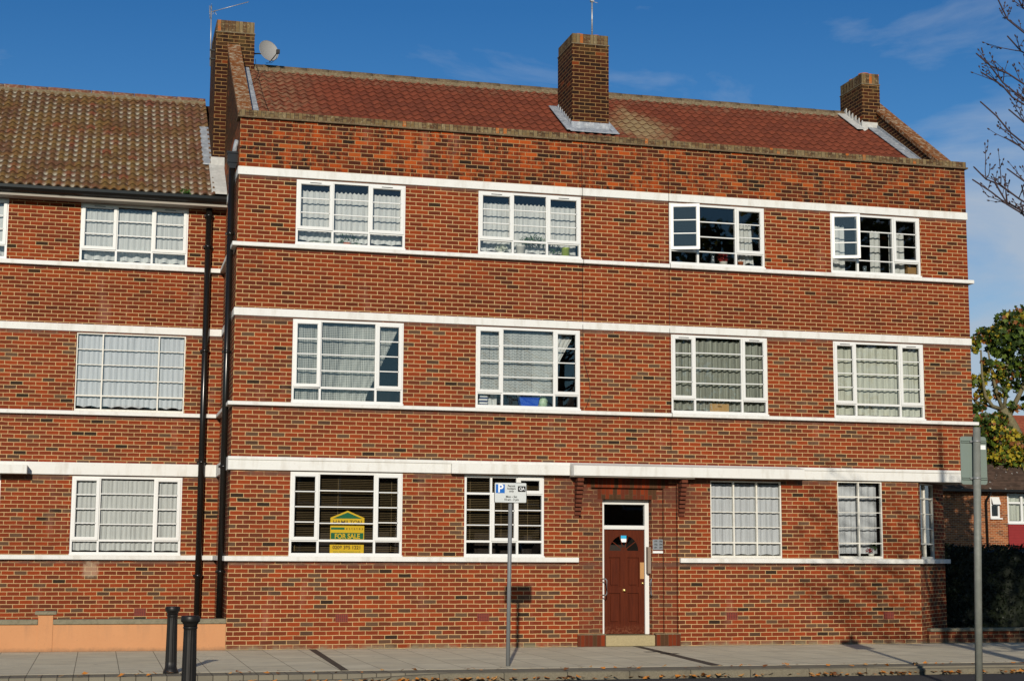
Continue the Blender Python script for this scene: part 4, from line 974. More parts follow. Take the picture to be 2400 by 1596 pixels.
# parking sign
ps = thing('parking_sign', (3.74, -4.6, 0), 'small grey parking permit sign on a thin grey pole standing on the pavement', 'sign')
b = MB(); b.tube([(3.727, -4.6, 0), (3.757, -4.6, 2.655)], .030, 14); b.build('pole', M['polegrey'], ps)
b = MB()
def rrect(b, x0, x1, z0, z1, y0, y1, r, mi=0, n=5):
    pts = []
    for cx, cz, a0 in ((x1-r, z1-r, 0), (x0+r, z1-r, 90), (x0+r, z0+r, 180), (x1-r, z0+r, 270)):
        for k in range(n+1): t = R(a0+90*k/n); pts.append((cx+r*math.cos(t), cz+r*math.sin(t)))
    b.prism(pts, 'y', y0, y1, mi)
rrect(b, 3.497, 3.991, 2.371, 2.673, -4.640, -4.633, .02, 0); rrect(b, 3.504, 3.984, 2.378, 2.666, -4.6425, -4.6402, .016, 1)
pl = b.build('sign_plate', [M['ink'], M['signface']], ps)
b = MB(); b.box(3.66, 3.85, -4.632, -4.622, 2.60, 2.625); b.box(3.66, 3.85, -4.632, -4.622, 2.42, 2.445)
b.build('bracket', M['galv'], ps)
b = MB(); b.box(3.519, 3.655, -4.6438, -4.6427, 2.514, 2.644); b.build('blue_square', M['blue'], pl)
text('letter', 'P', M['whitep'], pl, 3.590, -4.6448, 2.579, .165, 1.0, bold=.004)
for k, s_ in enumerate(('Permit', 'holders', 'only')): text('lettering', s_, M['inkgrey'], pl, 3.757, -4.6445, 2.620-.038*k, .042, 1.0, bold=.0010)
text('lettering', 'Mon - Sat', M['inkgrey'], pl, 3.757, -4.6445, 2.462, .042, 1.05, bold=.0010); text('lettering', '10 am - 3 pm', M['inkgrey'], pl, 3.757, -4.6445, 2.420, .042, 1.0, bold=.0010)
b = MB(); rrect(b, 3.856, 3.974, 2.537, 2.621, -4.6460, -4.6424, .008); b.build('code_square', M['ink'], pl)
text('letter', 'QA', M['whitep'], pl, 3.915, -4.6475, 2.579, .062, .92, bold=.0008)

# tall sign seen from behind
ts = thing('road_sign', (8.86, -9.0, 0), 'tall grey pole carrying a grey-green sign plate seen from behind', 'sign')
b = MB(); b.tube([(8.808, -9.0, -.004), (8.898, -9.0, 3.27)], .0475, 18); b.tube([(8.898, -9.0, 3.268), (8.898, -9.0, 3.285)], .049, 18); b.build('pole', M['polebig'], ts)
b = MB(); rrect(b, 8.695, 9.075, 2.548, 3.172, -8.925, -8.919, .035); pl2 = b.build('sign_plate', M['signback'], ts)
b = MB()
for zz in (2.625, 3.105): b.box(8.703, 9.067, -8.945, -8.926, zz-.014, zz-.008); b.box(8.703, 9.067, -8.945, -8.926, zz+.008, zz+.014); b.box(8.703, 9.067, -8.930, -8.926, zz-.008, zz+.008)
b.build('channel', M['signback'], ts)
b = MB()
for zz in (2.625, 3.105): xx = 8.808+.09*(zz/3.27); b.tube([(xx, -9.0, zz-.012), (xx, -9.0, zz+.012)], .051, 18); b.box(xx-.07, xx+.07, -8.955, -8.944, zz-.012, zz+.012)
b.build('clip', M['galv'], ts)
b = MB(); b.box(8.965, 9.062, -8.9275, -8.9255, 3.005, 3.062); b.build('label', M['whitep'], pl2)

# ================================================================== THINGS ON THE ROOF
ae = thing('television_aerial', (-.33, 4.0, 11.3), 'long rooftop television aerial on the left chimney stack pointing right', 'aerial')
b = MB(); b.tube([(-.325, 3.95, 11.3), (-.34, 3.95, 12.56)], .013, 8); b.build('mast', M['alu'], ae)
b = MB(); A0 = Vector((-.36, 3.95, 12.42)); A1 = Vector((.385, 3.83, 12.665)); b.tube([A0, A1], .008, 6)
for k in range(13):
    q = A0.lerp(A1, .22+.78*k/12); h = .075-.002*k; b.tube([q+Vector((-.02, -h, -.035)), q+Vector((.02, h, .035))], .0035, 5)
for dz in (-.13, -.07, 0, .07, .13):
    b.tube([A0+Vector((-.02+abs(dz)*.25, -.12, dz)), A0+Vector((-.02+abs(dz)*.25, .12, dz+.03))], .004, 5)
b.tube([A0+Vector((0, 0, -.14)), A0+Vector((-.02, 0, .14))], .006, 5); b.tube([A0+Vector((.05, -.06, -.06)), A0+Vector((.10, .06, .07))], .006, 5); b.tube([A0+Vector((.12, -.06, -.06)), A0+Vector((.08, .06, .07))], .006, 5)
b.build('boom', M['alu'], ae)
b = MB(); b.box(-.345, -.24, 3.93, 3.97, 11.62, 11.65); b.box(-.345, -.24, 3.93, 3.97, 11.44, 11.47); b.build('bracket', M['dark'], ae)
ae2 = thing('television_aerial', (7.15, 2.3, 11.9), 'aerial mast rising from the middle chimney out of the top of the photo', 'aerial')
b = MB(); b.tube([(7.155, 2.2, 11.90), (7.155, 2.2, 12.95)], .016, 8)
for zz in (12.12, 12.35, 12.6): b.tube([(7.155, 2.2, zz), (7.155, 2.2, zz+.012)], .020, 8)
b.build('mast', M['alu'], ae2)
b = MB(); b.tube([(7.06, 2.2, 12.80), (7.75, 2.05, 12.95)], .009, 6); b.tube([(7.12, 2.2, 12.76), (7.25, 2.1, 12.69)], .006, 5); b.box(7.12, 7.19, 2.17, 2.23, 12.74, 12.82)
for k in range(10): q = Vector((7.2+.055*k, 2.2-.012*k, 12.83+.012*k)); b.tube([q+Vector((0, -.08, -.02)), q+Vector((0, .08, .02))], .0035, 5)
b.build('boom', M['alu'], ae2)
# satellite dish
sd_ = thing('satellite_dish', (.62, 3.95, 11.6), 'grey satellite dish on a bracket at the right side of the left chimney', 'satellite dish')
n_ = Vector((.32, -.90, .30)).normalized(); ax = n_.cross(Vector((0, 0, 1))).normalized(); ay = ax.cross(n_)*-1
ay = n_.cross(ax); Cc = Vector((.815, 3.74, 11.655))
b = MB(); rings = []
tl = R(-22)
for i in range(9):
    q = i/8; rings.append([b.vert(Cc+(ax*math.cos(t)*.205+ay*math.sin(t)*.235)*q+n_*(.055*q*q-.055)) for t in (2*math.pi*k/32 for k in range(32))])
for i in range(8):
    for k in range(32): b.fi((rings[i][k], rings[i][(k+1) % 32], rings[i+1][(k+1) % 32], rings[i+1][k]), sm=True)
rim = [Cc+(ax*math.cos(2*math.pi*k/32)*.207+ay*math.sin(2*math.pi*k/32)*.237) for k in range(33)]; b.tube(rim, .005, 5, cap=False)
b.build('reflector', M['dish'], sd_)
b = MB(); low_ = Cc-Vector((0, 0, .235))+n_*.0; tip = Cc+n_*.30+Vector((.06, 0, -.19))
b.tube([low_+Vector((.02, 0, .0)), low_.lerp(tip, .5)+Vector((0, 0, -.02)), tip], .010, 6); b.box(tip.x-.035, tip.x+.035, tip.y-.035, tip.y+.035, tip.z-.03, tip.z+.045); b.build('feed_arm', M['dark'], sd_)
b = MB(); b.tube([(.532, 3.98, 11.64), (.62, 3.96, 11.645), (.70, 3.88, 11.62), (.80, 3.83, 11.60)], .014, 7); b.box(.531, .545, 3.90, 4.06, 11.58, 11.70); b.build('bracket', M['dark'], sd_)
b = MB(); b.tube([tip, tip+Vector((-.03, 0, -.14)), tip+Vector((-.12, .05, -.22)), tip+Vector((-.22, .15, -.20)), low_+Vector((-.02, .04, -.02))], .005, 5)
b.tube([(.545, 3.72, 11.45), (.56, 3.6, 11.25), (.60, 3.45, 11.12), (.55, 3.2, 10.95), (.45, 2.9, 10.72), (.40, 2.7, 10.60)], .005, 5); b.tube([(.60, 3.45, 11.14), (.72, 3.3, 11.10), (.62, 3.2, 11.0), (.56, 3.0, 10.84), (.56, 2.0, 10.22), (.60, 1.2, 9.7)], .004, 5); b.build('cable', M['dark'], sd_)

# ================================================================== THINGS IN THE WINDOWS
fs = thing('for_sale_board', (2.04, .12, 1.63), 'yellow and green house-shaped for sale board propped inside the ground-floor window', 'board')
X0, X1, YB = 1.743, 2.336, .112
b = MB(); b.prism([(X0, 1.80), (X1, 1.80), (X1, 2.236), (2.042, 2.358), (X0, 2.236)], 'y', YB, YB+.006); b1 = b.build('board_panel', M['yellow'], fs)
b = MB(); b.prism([(X0-.004, 1.625), (X1-.004, 1.625), (X1-.004, 1.772), (X0-.004, 1.772)], 'y', YB-.004, YB+.002); b2p = b.build('phone_strip', M['yellow'], fs)
b = MB(); b.prism([(1.785, 2.222), (2.298, 2.222), (2.042, 2.328)], 'y', YB-.002, YB-.0005); b.box(X0+.012, 1.992, YB-.002, YB-.0005, 2.030, 2.068); b.box(X0+.012, X1-.015, YB-.002, YB-.0005, 1.868, 1.975); b.build('green_print', M['green'], b1)
text('lettering', 'HAMILTON', M['brownink'], b1, 2.041, YB-.0025, 2.150, .108, .93, bold=.001)
text('lettering', 'e s t a t e s', M['brownink'], b1, 2.165, YB-.0025, 2.050, .068, .98)
text('lettering', 'FOR SALE', M['yellow'], b1, 2.041, YB-.003, 1.915, .115, .90, bold=.003)
text('lettering', '0208 385 1221', M['brownink'], b2p, 2.036, YB-.0055, 1.722, .084, .98, bold=.002)
text('lettering', 'www.hamiltonestates.co.uk', M['green'], b2p, 2.036, YB-.0055, 1.650, .044, .98)
pq = thing('number_plaque', (7.75, .158, 1.8), 'small grey metal plaque of flat numbers on the brick right of the door', 'plaque')
b = MB(); b.box(7.655, 7.862, .145, .1595, 1.715, 1.905); q_ = b.build('plate', M['plaque'], pq)
b = MB(); b.box(7.655, 7.862, .138, .159, 1.655, 1.695); b.build('ledge', M['paperwhite'], pq)
for k, s_ in enumerate(('188  190', '192  194', '196  198')): text('numerals', s_, M['ink'], q_, 7.758, .1435, 1.868-.057*k, .050, .92, bold=.0012)

sill3 = s3+.052; sill2 = s2+.052; sill1 = ZL['st1']+.053
def pot(name, x, y, z, r, h, mat, lab, cat='pot', taper=.8):
    t = thing(name, (x, y, z), lab, cat); b = MB()
    b.lathe([(r*taper, 0), (r, h*.85), (r*1.06, h*.86), (r*1.06, h), (r*.9, h), (r*.85, h*.8)], (x, y, z), 22); b.build('pot', mat, t); return t
def foliage(t, c, rx, ry, rz, n, size, mat, name='leaves', seed=1):
    r = np.random.RandomState(seed); b = MB()
    for _ in range(n):
        d = r.normal(size=3); d /= np.linalg.norm(d); q = r.uniform(.3, 1)**.5
        p_ = Vector((c[0]+d[0]*rx*q, c[1]+d[1]*ry*q, c[2]+d[2]*rz*q)); a = Vector(r.normal(size=3)).normalized(); e = a.cross(Vector(r.normal(size=3))).normalized(); s_ = size*r.uniform(.6, 1.3)
        b.face([p_-a*s_*1.6, p_+e*s_*.6, p_+a*s_*1.6, p_-e*s_*.6])
    return b.build(name, mat, t)
t = pot('flower_pot', 5.14, .17, sill3, .085, .175, M['white_pot'], 'white pot on the sill of the second top-floor window', 'flower pot'); foliage(t, (5.38, .18, sill3+.28), .24, .06, .12, 150, .022, M['leafgreen'], seed=2)
t = pot('flower_pot', 6.00, .17, sill3, .075, .175, M['green_pot'], 'lime green round pot on the sill of the second top-floor window', 'flower pot', 1.0); foliage(t, (5.80, .2, sill3+.14), .16, .05, .10, 60, .02, M['leafgreen'], seed=3)
t = thing('house_plant', (4.75, .2, sill3), 'pale leafy plant in bottom left light of second top-floor window', 'plant'); foliage(t, (4.80, .2, sill3+.11), .13, .05, .08, 90, .02, M['netpale'], seed=4); b = MB(); b.lathe([(.05, 0), (.06, .05)], (4.78, .2, sill3), 14); b.build('pot', M['white_pot'], t)
t = thing('house_plant', (1.9, .2, sill3), 'green plant behind the glass of the leftmost top-floor window', 'plant'); foliage(t, (1.98, .2, sill3+.13), .22, .05, .11, 110, .02, M['leafgreen'], seed=5); b = MB(); b.lathe([(.06, 0), (.07, .06)], (1.95, .2, sill3), 14); b.build('pot', M['terracotta'], t)
t = thing('glass_vase', (8.90, .17, sill3), 'tall smoky glass vase inside the open third top-floor window', 'vase'); b = MB(); b.lathe([(.036, 0), (.038, .10), (.030, .15), (.050, .215), (.046, .214)], (8.90, .17, sill3), 18); b.build('vase', M['vaseglass'], t)
t = pot('bowl', 9.115, .17, sill3, .072, .075, M['white_pot'], 'low white bowl with red flowers inside the open third top-floor window', 'bowl', .95); foliage(t, (9.11, .20, sill3+.17), .10, .04, .12, 70, .02, M['redleaf'], 'flowers', 6)
t = pot('flower_pot', 9.46, .17, sill3, .055, .095, M['terracotta'], 'small terracotta pot at the right of the third top-floor window', 'flower pot')
t = thing('drinking_glass', (12.04, .17, sill3), 'clear drinking glass in the middle of the rightmost top-floor window', 'glass'); b = MB(); b.lathe([(.030, 0), (.040, .14), (.037, .14)], (12.04, .17, sill3), 16); b.build('tumbler', M['vaseglass'], t)
t = thing('wicker_basket', (13.06, .19, sill3), 'tan wicker basket in bottom right light of the rightmost top-floor window', 'basket')
b = MB(); b.prism([(12.955, sill3), (13.14, sill3), (13.165, sill3+.20), (12.935, sill3+.20)], 'y', .14, .26)
for k in range(9): z_ = sill3+.015+k*.021; b.box(12.94, 13.158, .133, .139, z_, z_+.012)
b.build('body', M['wicker'], t)
t = thing('laundry_basket', (5.31, .19, sill2), 'blue plastic basket of white laundry in second first-floor window', 'basket')
b = MB(); b.prism([(5.155, sill2), (5.465, sill2), (5.495, sill2+.15), (5.125, sill2+.15)], 'y', .115, .27)
for k in range(9): b.box(5.165+k*.034, 5.179+k*.034, .109, .114, sill2+.01, sill2+.13)
b.box(5.118, 5.502, .105, .28, sill2+.15, sill2+.17); b.build('basket', M['plasticblue'], t)
b = MB()
for k in range(6): b.lathe([(.02, .0), (.07, .02), (.075, .06), (.05, .10), (.01, .115)], (5.17+k*.056, .19, sill2+.165+.01*(k % 2)), 12)
b.build('laundry', M['paperwhite'], t)
t = thing('carrier_bag', (5.58, .18, sill2), 'green and white plastic bag right of the blue basket in the window', 'bag'); b = MB(); b.lathe([(.06, 0), (.082, .05), (.078, .12), (.05, .19), (.02, .23), (.035, .25)], (5.58, .18, sill2), 14, rf=lambda r, th, z: r*(1+.14*math.sin(th*5+z*30))); b.build('bag', M['bagmat'], t)
t = thing('pile_of_books', (4.45, .18, sill2), 'pile of navy and white books in bottom left light of second first-floor window', 'books')
b = MB()
for k in range(6): b.box(4.375+.006*(k % 3), 4.535-.01*(k % 2), .11, .26, sill2+k*.030, sill2+k*.030+.028, mi=k % 2)
b.build('books', [M['booksblue'], M['paperwhite']], t)
t = thing('cardboard_box', (8.98, .19, sill2), 'brown cardboard box on the sill of the third first-floor window', 'box')
b = MB(); b.box(8.79, 9.165, .112, .135, sill2, sill2+.155); b.box(8.94, 9.02, .1105, .1115, sill2+.10, sill2+.115, mi=1); b.build('carton', [M['cardboard'], M['dark']], t)
t = thing('potted_flower', (12.02, .16, sill1), 'small red flower with dark green leaves in the two-light ground-floor window', 'plant')
foliage(t, (11.98, .14, sill1+.10), .08, .03, .045, 40, .016, M['redleaf'], 'flowers', 8); foliage(t, (12.08, .14, sill1+.19), .075, .03, .075, 40, .022, M['leafgreen'], 'leaves', 9); b = MB(); b.lathe([(.045, 0), (.06, .045)], (12.02, .15, sill1), 14); b.build('pot', M['white_pot'], t)

# ================================================================== HOUSES BEYOND
def slate_mat(name, c1, c2, sp):
    s = NT(name); P = s.sep(s.pos()); p = s.pos()
    row = s.mth('FLOOR', s.mth('DIVIDE', P[2], .075)); cx = s.mth('ADD', s.mth('DIVIDE', P[0], .17), s.mth('MULTIPLY', s.mth('FLOORED_MODULO', row, 2.0), .5))
    v = s.white(s.comb(s.mth('FLOOR', cx), row, 0.0))[0]; c = s.mix(v, c1, c2)
    e = s.mth('LESS_THAN', s.mth('FRACT', s.mth('DIVIDE', P[2], .075)), .22); c = s.mix(s.mth('MULTIPLY', e, .6), c, tuple(k*.3 for k in c1))
    c = s.mix(s.rng(s.noise(p, 7.0, 3, .5), .68, .71), c, sp)
    return s.bsdf(c, .9, .1)
M['fartile'] = slate_mat('brown_plain_tile', (.055, .035, .024), (.10, .062, .042), (.4, .4, .36))
M['farred'] = slate_mat('red_plain_tile', (.22, .055, .03), (.32, .09, .045), (.35, .14, .08))
hs = thing('brick_house', (37, 37, 0), 'brick house with brown tiled roof and red hung tiles beyond the hedge', 'house')
hw_ = [(34.97, 35.43, 3.30, 4.20), (35.80, 37.95, 3.10, 4.36)]
mb = MB(FH); wall(mb, 30.5, 42.5, -.1, 4.50, hw_); 
for h in hw_: reveal(mb, h, 0, .12); room(mb, h, .12, 2, 1, 1, .3)
mb.face([(30.5, 7, -.1), (30.5, 0, -.1), (30.5, 0, 4.5), (30.5, 7, 4.5)]); mb.face([(42.5, 0, -.1), (42.5, 7, -.1), (42.5, 7, 4.5), (42.5, 0, 4.5)]); mb.face([(42.5, 7, -.1), (30.5, 7, -.1), (30.5, 7, 4.5), (42.5, 7, 4.5)])
mb.face([(30.5, 7, 4.5), (30.5, 0, 4.5), (30.5, 3.5, 7.0)]); mb.face([(42.5, 0, 4.5), (42.5, 7, 4.5), (42.5, 3.5, 7.0)])
mb.build('wall', [M['farbrick'], M['room']], hs)
b = MB(FH); b.prism([(-.35, 4.44), (3.5, 7.15), (7.35, 4.44), (7.35, 4.54), (3.5, 7.25), (-.35, 4.54)], 'x', 30.2, 42.8); b.build('roof', M['fartile'], hs)
b = MB(FH); b.box(30.2, 42.8, -.47, -.352, 4.40, 4.51); b.tube([(34.83, -.38, 4.42), (34.83, -.2, 4.25), (34.72, -.12, 4.05), (34.72, -.07, 3.9), (34.76, -.07, 0)], .055, 8); b.build('gutter', M['black'], hs)
def hwin(a, b_, c, d, cols, rowf, F=FH):
    m_ = MB(F); bars(m_, a, b_, c, d, .075, .02, .10)
    for q in cols: m_.box(a+(b_-a)*q-.05, a+(b_-a)*q+.05, .023, .10, c+.075, d-.075)
    ed = [a]+[a+(b_-a)*q for q in cols]+[b_]
    for i in range(len(ed)-1): m_.box(ed[i]+.075, ed[i+1]-.075, .025, .098, c+(d-c)*rowf-.04, c+(d-c)*rowf+.04)
    m_.box(a-.04, b_+.06, -.10, .018, c-.06, c)
    o = m_.build('window', M['upvc'], hs); g_ = MB(F); g_.face([(a, .07, c), (b_, .07, c), (b_, .07, d), (a, .07, d)]); g_.build('pane', M['glass'], o)
    return o
o = hwin(*hw_[0], [], .62); b = MB(FH); b.prism([(-.16, 3.88), (-.12, 3.86), (.01, 4.14), (-.02, 4.15)], 'x', 35.03, 35.40); b.build('sash', M['upvc'], o)
o = hwin(*hw_[1], [.33, .67], .68); curtain(o, FH, hw_[1][0]+.05, hw_[1][1]-.05, 3.2, 4.3, M['netpale'], w=.2, freq=4, amp=.04)
b = MB(FH)
for k in range(9): b.prism([(-.06, 3.02-k*.115), (-.002, 3.035-k*.115), (-.002, 2.905-k*.115), (-.075, 2.905-k*.115)], 'x', 35.78, 38.0)
b.build('hung_tiles', M['redtile'], hs)
h2 = thing('brick_house', (46, 50, 0), 'farther red-roofed house glimpsed through the autumn tree', 'house')
b = MB(); b.box(42.6, 54, 46, 53, -.1, 6.2); b.build('wall', M['farbrick'], h2)
b = MB(); b.prism([(45.6, 6.1), (49.5, 9.3), (53.4, 6.1)], 'x', 42.4, 54.2); b.build('roof', M['farred'], h2)
b = MB(); b.box(43.1, 43.7, 46.6, 47.4, 6.3, 8.7); b.build('chimney', M['farbrick'], h2)

# ================================================================== VEGETATION
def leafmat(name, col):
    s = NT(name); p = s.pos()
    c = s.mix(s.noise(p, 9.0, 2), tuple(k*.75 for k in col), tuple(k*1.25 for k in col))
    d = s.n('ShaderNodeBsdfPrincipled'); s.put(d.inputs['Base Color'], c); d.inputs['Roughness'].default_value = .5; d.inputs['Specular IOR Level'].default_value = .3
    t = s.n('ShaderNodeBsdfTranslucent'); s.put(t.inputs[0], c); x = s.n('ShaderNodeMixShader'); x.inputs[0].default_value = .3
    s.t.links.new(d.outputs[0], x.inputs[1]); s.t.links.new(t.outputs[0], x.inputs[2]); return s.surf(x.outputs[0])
LM = [leafmat('leaf_dark_green', (.035, .062, .014)), leafmat('leaf_green', (.10, .15, .02)), leafmat('leaf_yellow', (.42, .33, .03)), leafmat('leaf_rust', (.26, .10, .03))]
def leaf(b, p, size, r, mi, down=.3):
    a = Vector(r.normal(size=3)); a.z -= down; a.normalize(); e = a.cross(Vector(r.normal(size=3))).normalized(); n = a.cross(e)
    pts = []
    for ang, q in ((0, 1.1), (38, .55), (65, .95), (110, .45), (150, .7), (210, .7), (250, .45), (295, .95), (322, .55)):
        t = R(ang); pts.append(p+(a*math.cos(t)+e*math.sin(t))*size*q+n*size*.15*math.cos(2*t))
    b.face(pts, mi)
def clumps(b, cl, n, size, r, mixp):
    """cl: list of (centre, radius xyz, weight, colour tilt)"""
    ws = np.array([c[2] for c in cl], float); ws /= ws.sum()
    for i in range(n):
        c, rad, _, tilt = cl[r.choice(len(cl), p=ws)]
        d = r.normal(size=3); d /= np.linalg.norm(d); q = r.uniform(.25, 1)**.45
        p = Vector((c[0]+d[0]*rad[0]*q, c[1]+d[1]*rad[1]*q, c[2]+d[2]*rad[2]*q))
        pr = np.array(mixp[tilt]); leaf(b, p, size*r.uniform(.65, 1.25), r, int(r.choice(4, p=pr/pr.sum())))
# autumn tree behind the flats
at = thing('autumn_tree', (21.2, 8.2, 0), 'broad-leaved tree with green, yellow and rust leaves right of the flats', 'tree')
b = MB()
b.tube([(21.6, 8.2, -.1), (21.3, 8.2, 1.6), (20.9, 8.15, 3.3), (20.35, 8.1, 4.35), (20.0, 8.05, 4.95), (19.72, 8.0, 5.32)], [.26, .23, .20, .16, .14, .13], 12)
for pth, r0 in (([(19.75, 8, 5.28), (19.55, 7.95, 5.75), (19.42, 7.9, 6.25), (19.33, 7.9, 6.75)], .055), ([(19.78, 8, 5.3), (19.85, 7.95, 5.8), (19.86, 7.9, 6.5), (19.95, 7.95, 7.2)], .05),
                ([(19.70, 8, 5.3), (19.40, 7.9, 5.36), (19.18, 7.85, 5.60), (19.08, 7.8, 6.1), (19.07, 7.8, 6.75)], .055), ([(20.3, 8.1, 4.4), (20.9, 8.1, 5.3), (21.2, 8.1, 6.4), (21.3, 8, 7.4)], .09),
                ([(19.9, 8, 5.1), (20.3, 7.9, 5.9), (20.5, 7.8, 6.8), (20.6, 7.8, 7.6)], .07), ([(19.6, 8, 5.3), (19.1, 8.2, 5.5), (18.75, 8.3, 5.9), (18.66, 8.3, 6.35)], .03), ([(21.3, 8.2, 2.2), (20.4, 7.9, 3.6), (19.7, 7.7, 4.2)], .07), ([(21.3, 8.2, 3.0), (22.3, 8.2, 4.6), (22.6, 8, 6.4)], .09)):
    b.tube(pth, [r0*(1-.6*i/(len(pth)-1)) for i in range(len(pth))], 8)
b.build('trunk', M['bark'], at)
rl = np.random.RandomState(21); b = MB()
CLm = [((20.6, 8.0, 6.85), (.95, .9, .85), 10, 0), ((20.9, 8.2, 7.5), (.9, .8, .6), 6, 1), ((20.0, 7.9, 7.45), (.45, .5, .38), 3.0, 1), ((19.75, 7.9, 7.0), (.42, .5, .45), 3.6, 0), ((19.35, 7.9, 7.15), (.34, .3, .22), 1.4, 1), ((19.0, 7.9, 7.02), (.18, .2, .12), .45, 2), ((18.95, 7.9, 6.83), (.13, .2, .14), .4, 2), ((20.3, 8.0, 6.2), (.65, .7, .45), 4.5, 0),
      ((21.9, 8.3, 6.6), (1.3, 1.2, 1.4), 14, 0), ((20.9, 8.2, 5.5), (.45, .5, .45), 1.5, 0), ((19.55, 8.0, 6.25), (.30, .3, .28), 1.8, 2), ((19.7, 8.0, 5.85), (.22, .3, .35), 1.2, 1), ((19.2, 7.8, 6.45), (.12, .2, .10), .5, 0), ((19.12, 8.1, 6.0), (.22, .3, .20), .9, 3), ((19.25, 8.1, 5.55), (.20, .3, .28), 1.1, 3), ((19.0, 8.0, 5.3), (.16, .2, .14), .6, 0),
      ((19.1, 7.8, 4.75), (.40, .5, .42), 4.5, 1), ((19.6, 7.8, 4.45), (.48, .5, .42), 5.5, 2), ((19.9, 7.8, 4.05), (.40, .4, .22), 3.2, 3), ((19.35, 7.7, 4.05), (.34, .4, .16), 1.8, 2), ((20.4, 7.8, 4.4), (.45, .5, .35), 3.0, 3), ((19.55, 7.9, 5.0), (.25, .3, .22), 1.2, 1), ((22.4, 8.2, 5.0), (1.2, 1, 1.0), 6, 1), ((19.95, 7.9, 5.35), (.16, .2, .14), .5, 1)]
MIX = {0: (6, 3, .35, .45), 1: (3.2, 3, 1.2, 1.3), 2: (1.2, 2.6, 3.0, 1.6), 3: (.8, 3.6, 4.2, .8)}
clumps(b, CLm, 7600, .082, rl, MIX); b.build('crown', LM, at)

# hedge behind the low wall
hg = thing('hedge', (18, 2.4, 0), 'dark clipped evergreen hedge in shade behind the low brick wall', 'hedge')
b = MB(); hr = np.random.RandomState(4)
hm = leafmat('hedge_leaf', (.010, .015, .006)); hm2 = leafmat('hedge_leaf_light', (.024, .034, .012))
nxh = 70; top = [1.80+.05*math.sin(i*.9)+hr.uniform(-.03, .03) for i in range(nxh+1)]
gx = lambda i: 14.28+i*(26-14.28)/nxh
inner = MB()
for i in range(nxh):
    for (y, zz0, zz1) in ((1.62, .1, None),):
        inner.face([(gx(i), 1.62+.03*math.sin(i), .0), (gx(i+1), 1.62+.03*math.sin(i+1), .0), (gx(i+1), 1.66+.03*math.sin(i+1), top[i+1]-.06), (gx(i), 1.66+.03*math.sin(i), top[i]-.06)])
        inner.face([(gx(i), 1.66+.03*math.sin(i), top[i]-.06), (gx(i+1), 1.66+.03*math.sin(i+1), top[i+1]-.06), (gx(i+1), 2.9, top[i+1]-.06), (gx(i), 2.9, top[i]-.06)])
        inner.face([(gx(i+1), 2.9, 0), (gx(i), 2.9, 0), (gx(i), 2.9, top[i]-.06), (gx(i+1), 2.9, top[i+1]-.06)])
inner.face([(14.28, 2.9, 0), (14.28, 1.62, 0), (14.28, 1.66, top[0]-.06), (14.28, 2.9, top[0]-.06)])
off = len(b.v)
b.v += inner.v; b.f += inner.f; b.mi += inner.mi; b.smooth += inner.smooth
for i in range(15000):
    q = hr.rand(); x = 14.24+(26-14.24)*hr.rand()**1.7
    if q < .60: y = 1.60+hr.normal(0, .03); z = hr.uniform(.05, 1.80)
    elif q < .92: y = hr.uniform(1.6, 2.9); z = 1.76+.04*math.sin(x*4)+abs(hr.normal(0, .045))
    else: x = 14.24+hr.normal(0, .03); y = hr.uniform(1.6, 2.9); z = hr.uniform(.05, 1.8)
    p_ = Vector((x, y, z)); a = Vector(hr.normal(size=3)).normalized(); e = a.cross(Vector(hr.normal(size=3))).normalized(); s_ = hr.uniform(.014, .030)
    b.face([p_-a*s_*1.5, p_+e*s_*.8, p_+a*s_*1.5, p_-e*s_*.8], mi=int(hr.rand() < .25))
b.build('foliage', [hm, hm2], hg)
# dark shrub beside the chamfered corner
sh = thing('shrub', (14.9, 3.0, 0), 'tall dark evergreen shrub in shadow between the flats and the hedge', 'shrub')
b = MB(); b.tube([(14.95, 3.6, -.1), (14.95, 3.6, 2.0)], [.06, .03], 8); b.build('stem', M['bark'], sh)
b = MB()
for i in range(2600):
    d = hr.normal(size=3); d /= np.linalg.norm(d); q = hr.uniform(.3, 1)**.4; p_ = Vector((14.98+d[0]*.42*q, 3.6+d[1]*.5*q, 1.55+d[2]*1.35*q)); a = Vector(hr.normal(size=3)).normalized(); e = a.cross(Vector(hr.normal(size=3))).normalized(); s_ = .04
    b.face([p_-a*s_*1.5, p_+e*s_*.8, p_+a*s_*1.5, p_-e*s_*.8])
b.build('crown', [hm], sh)

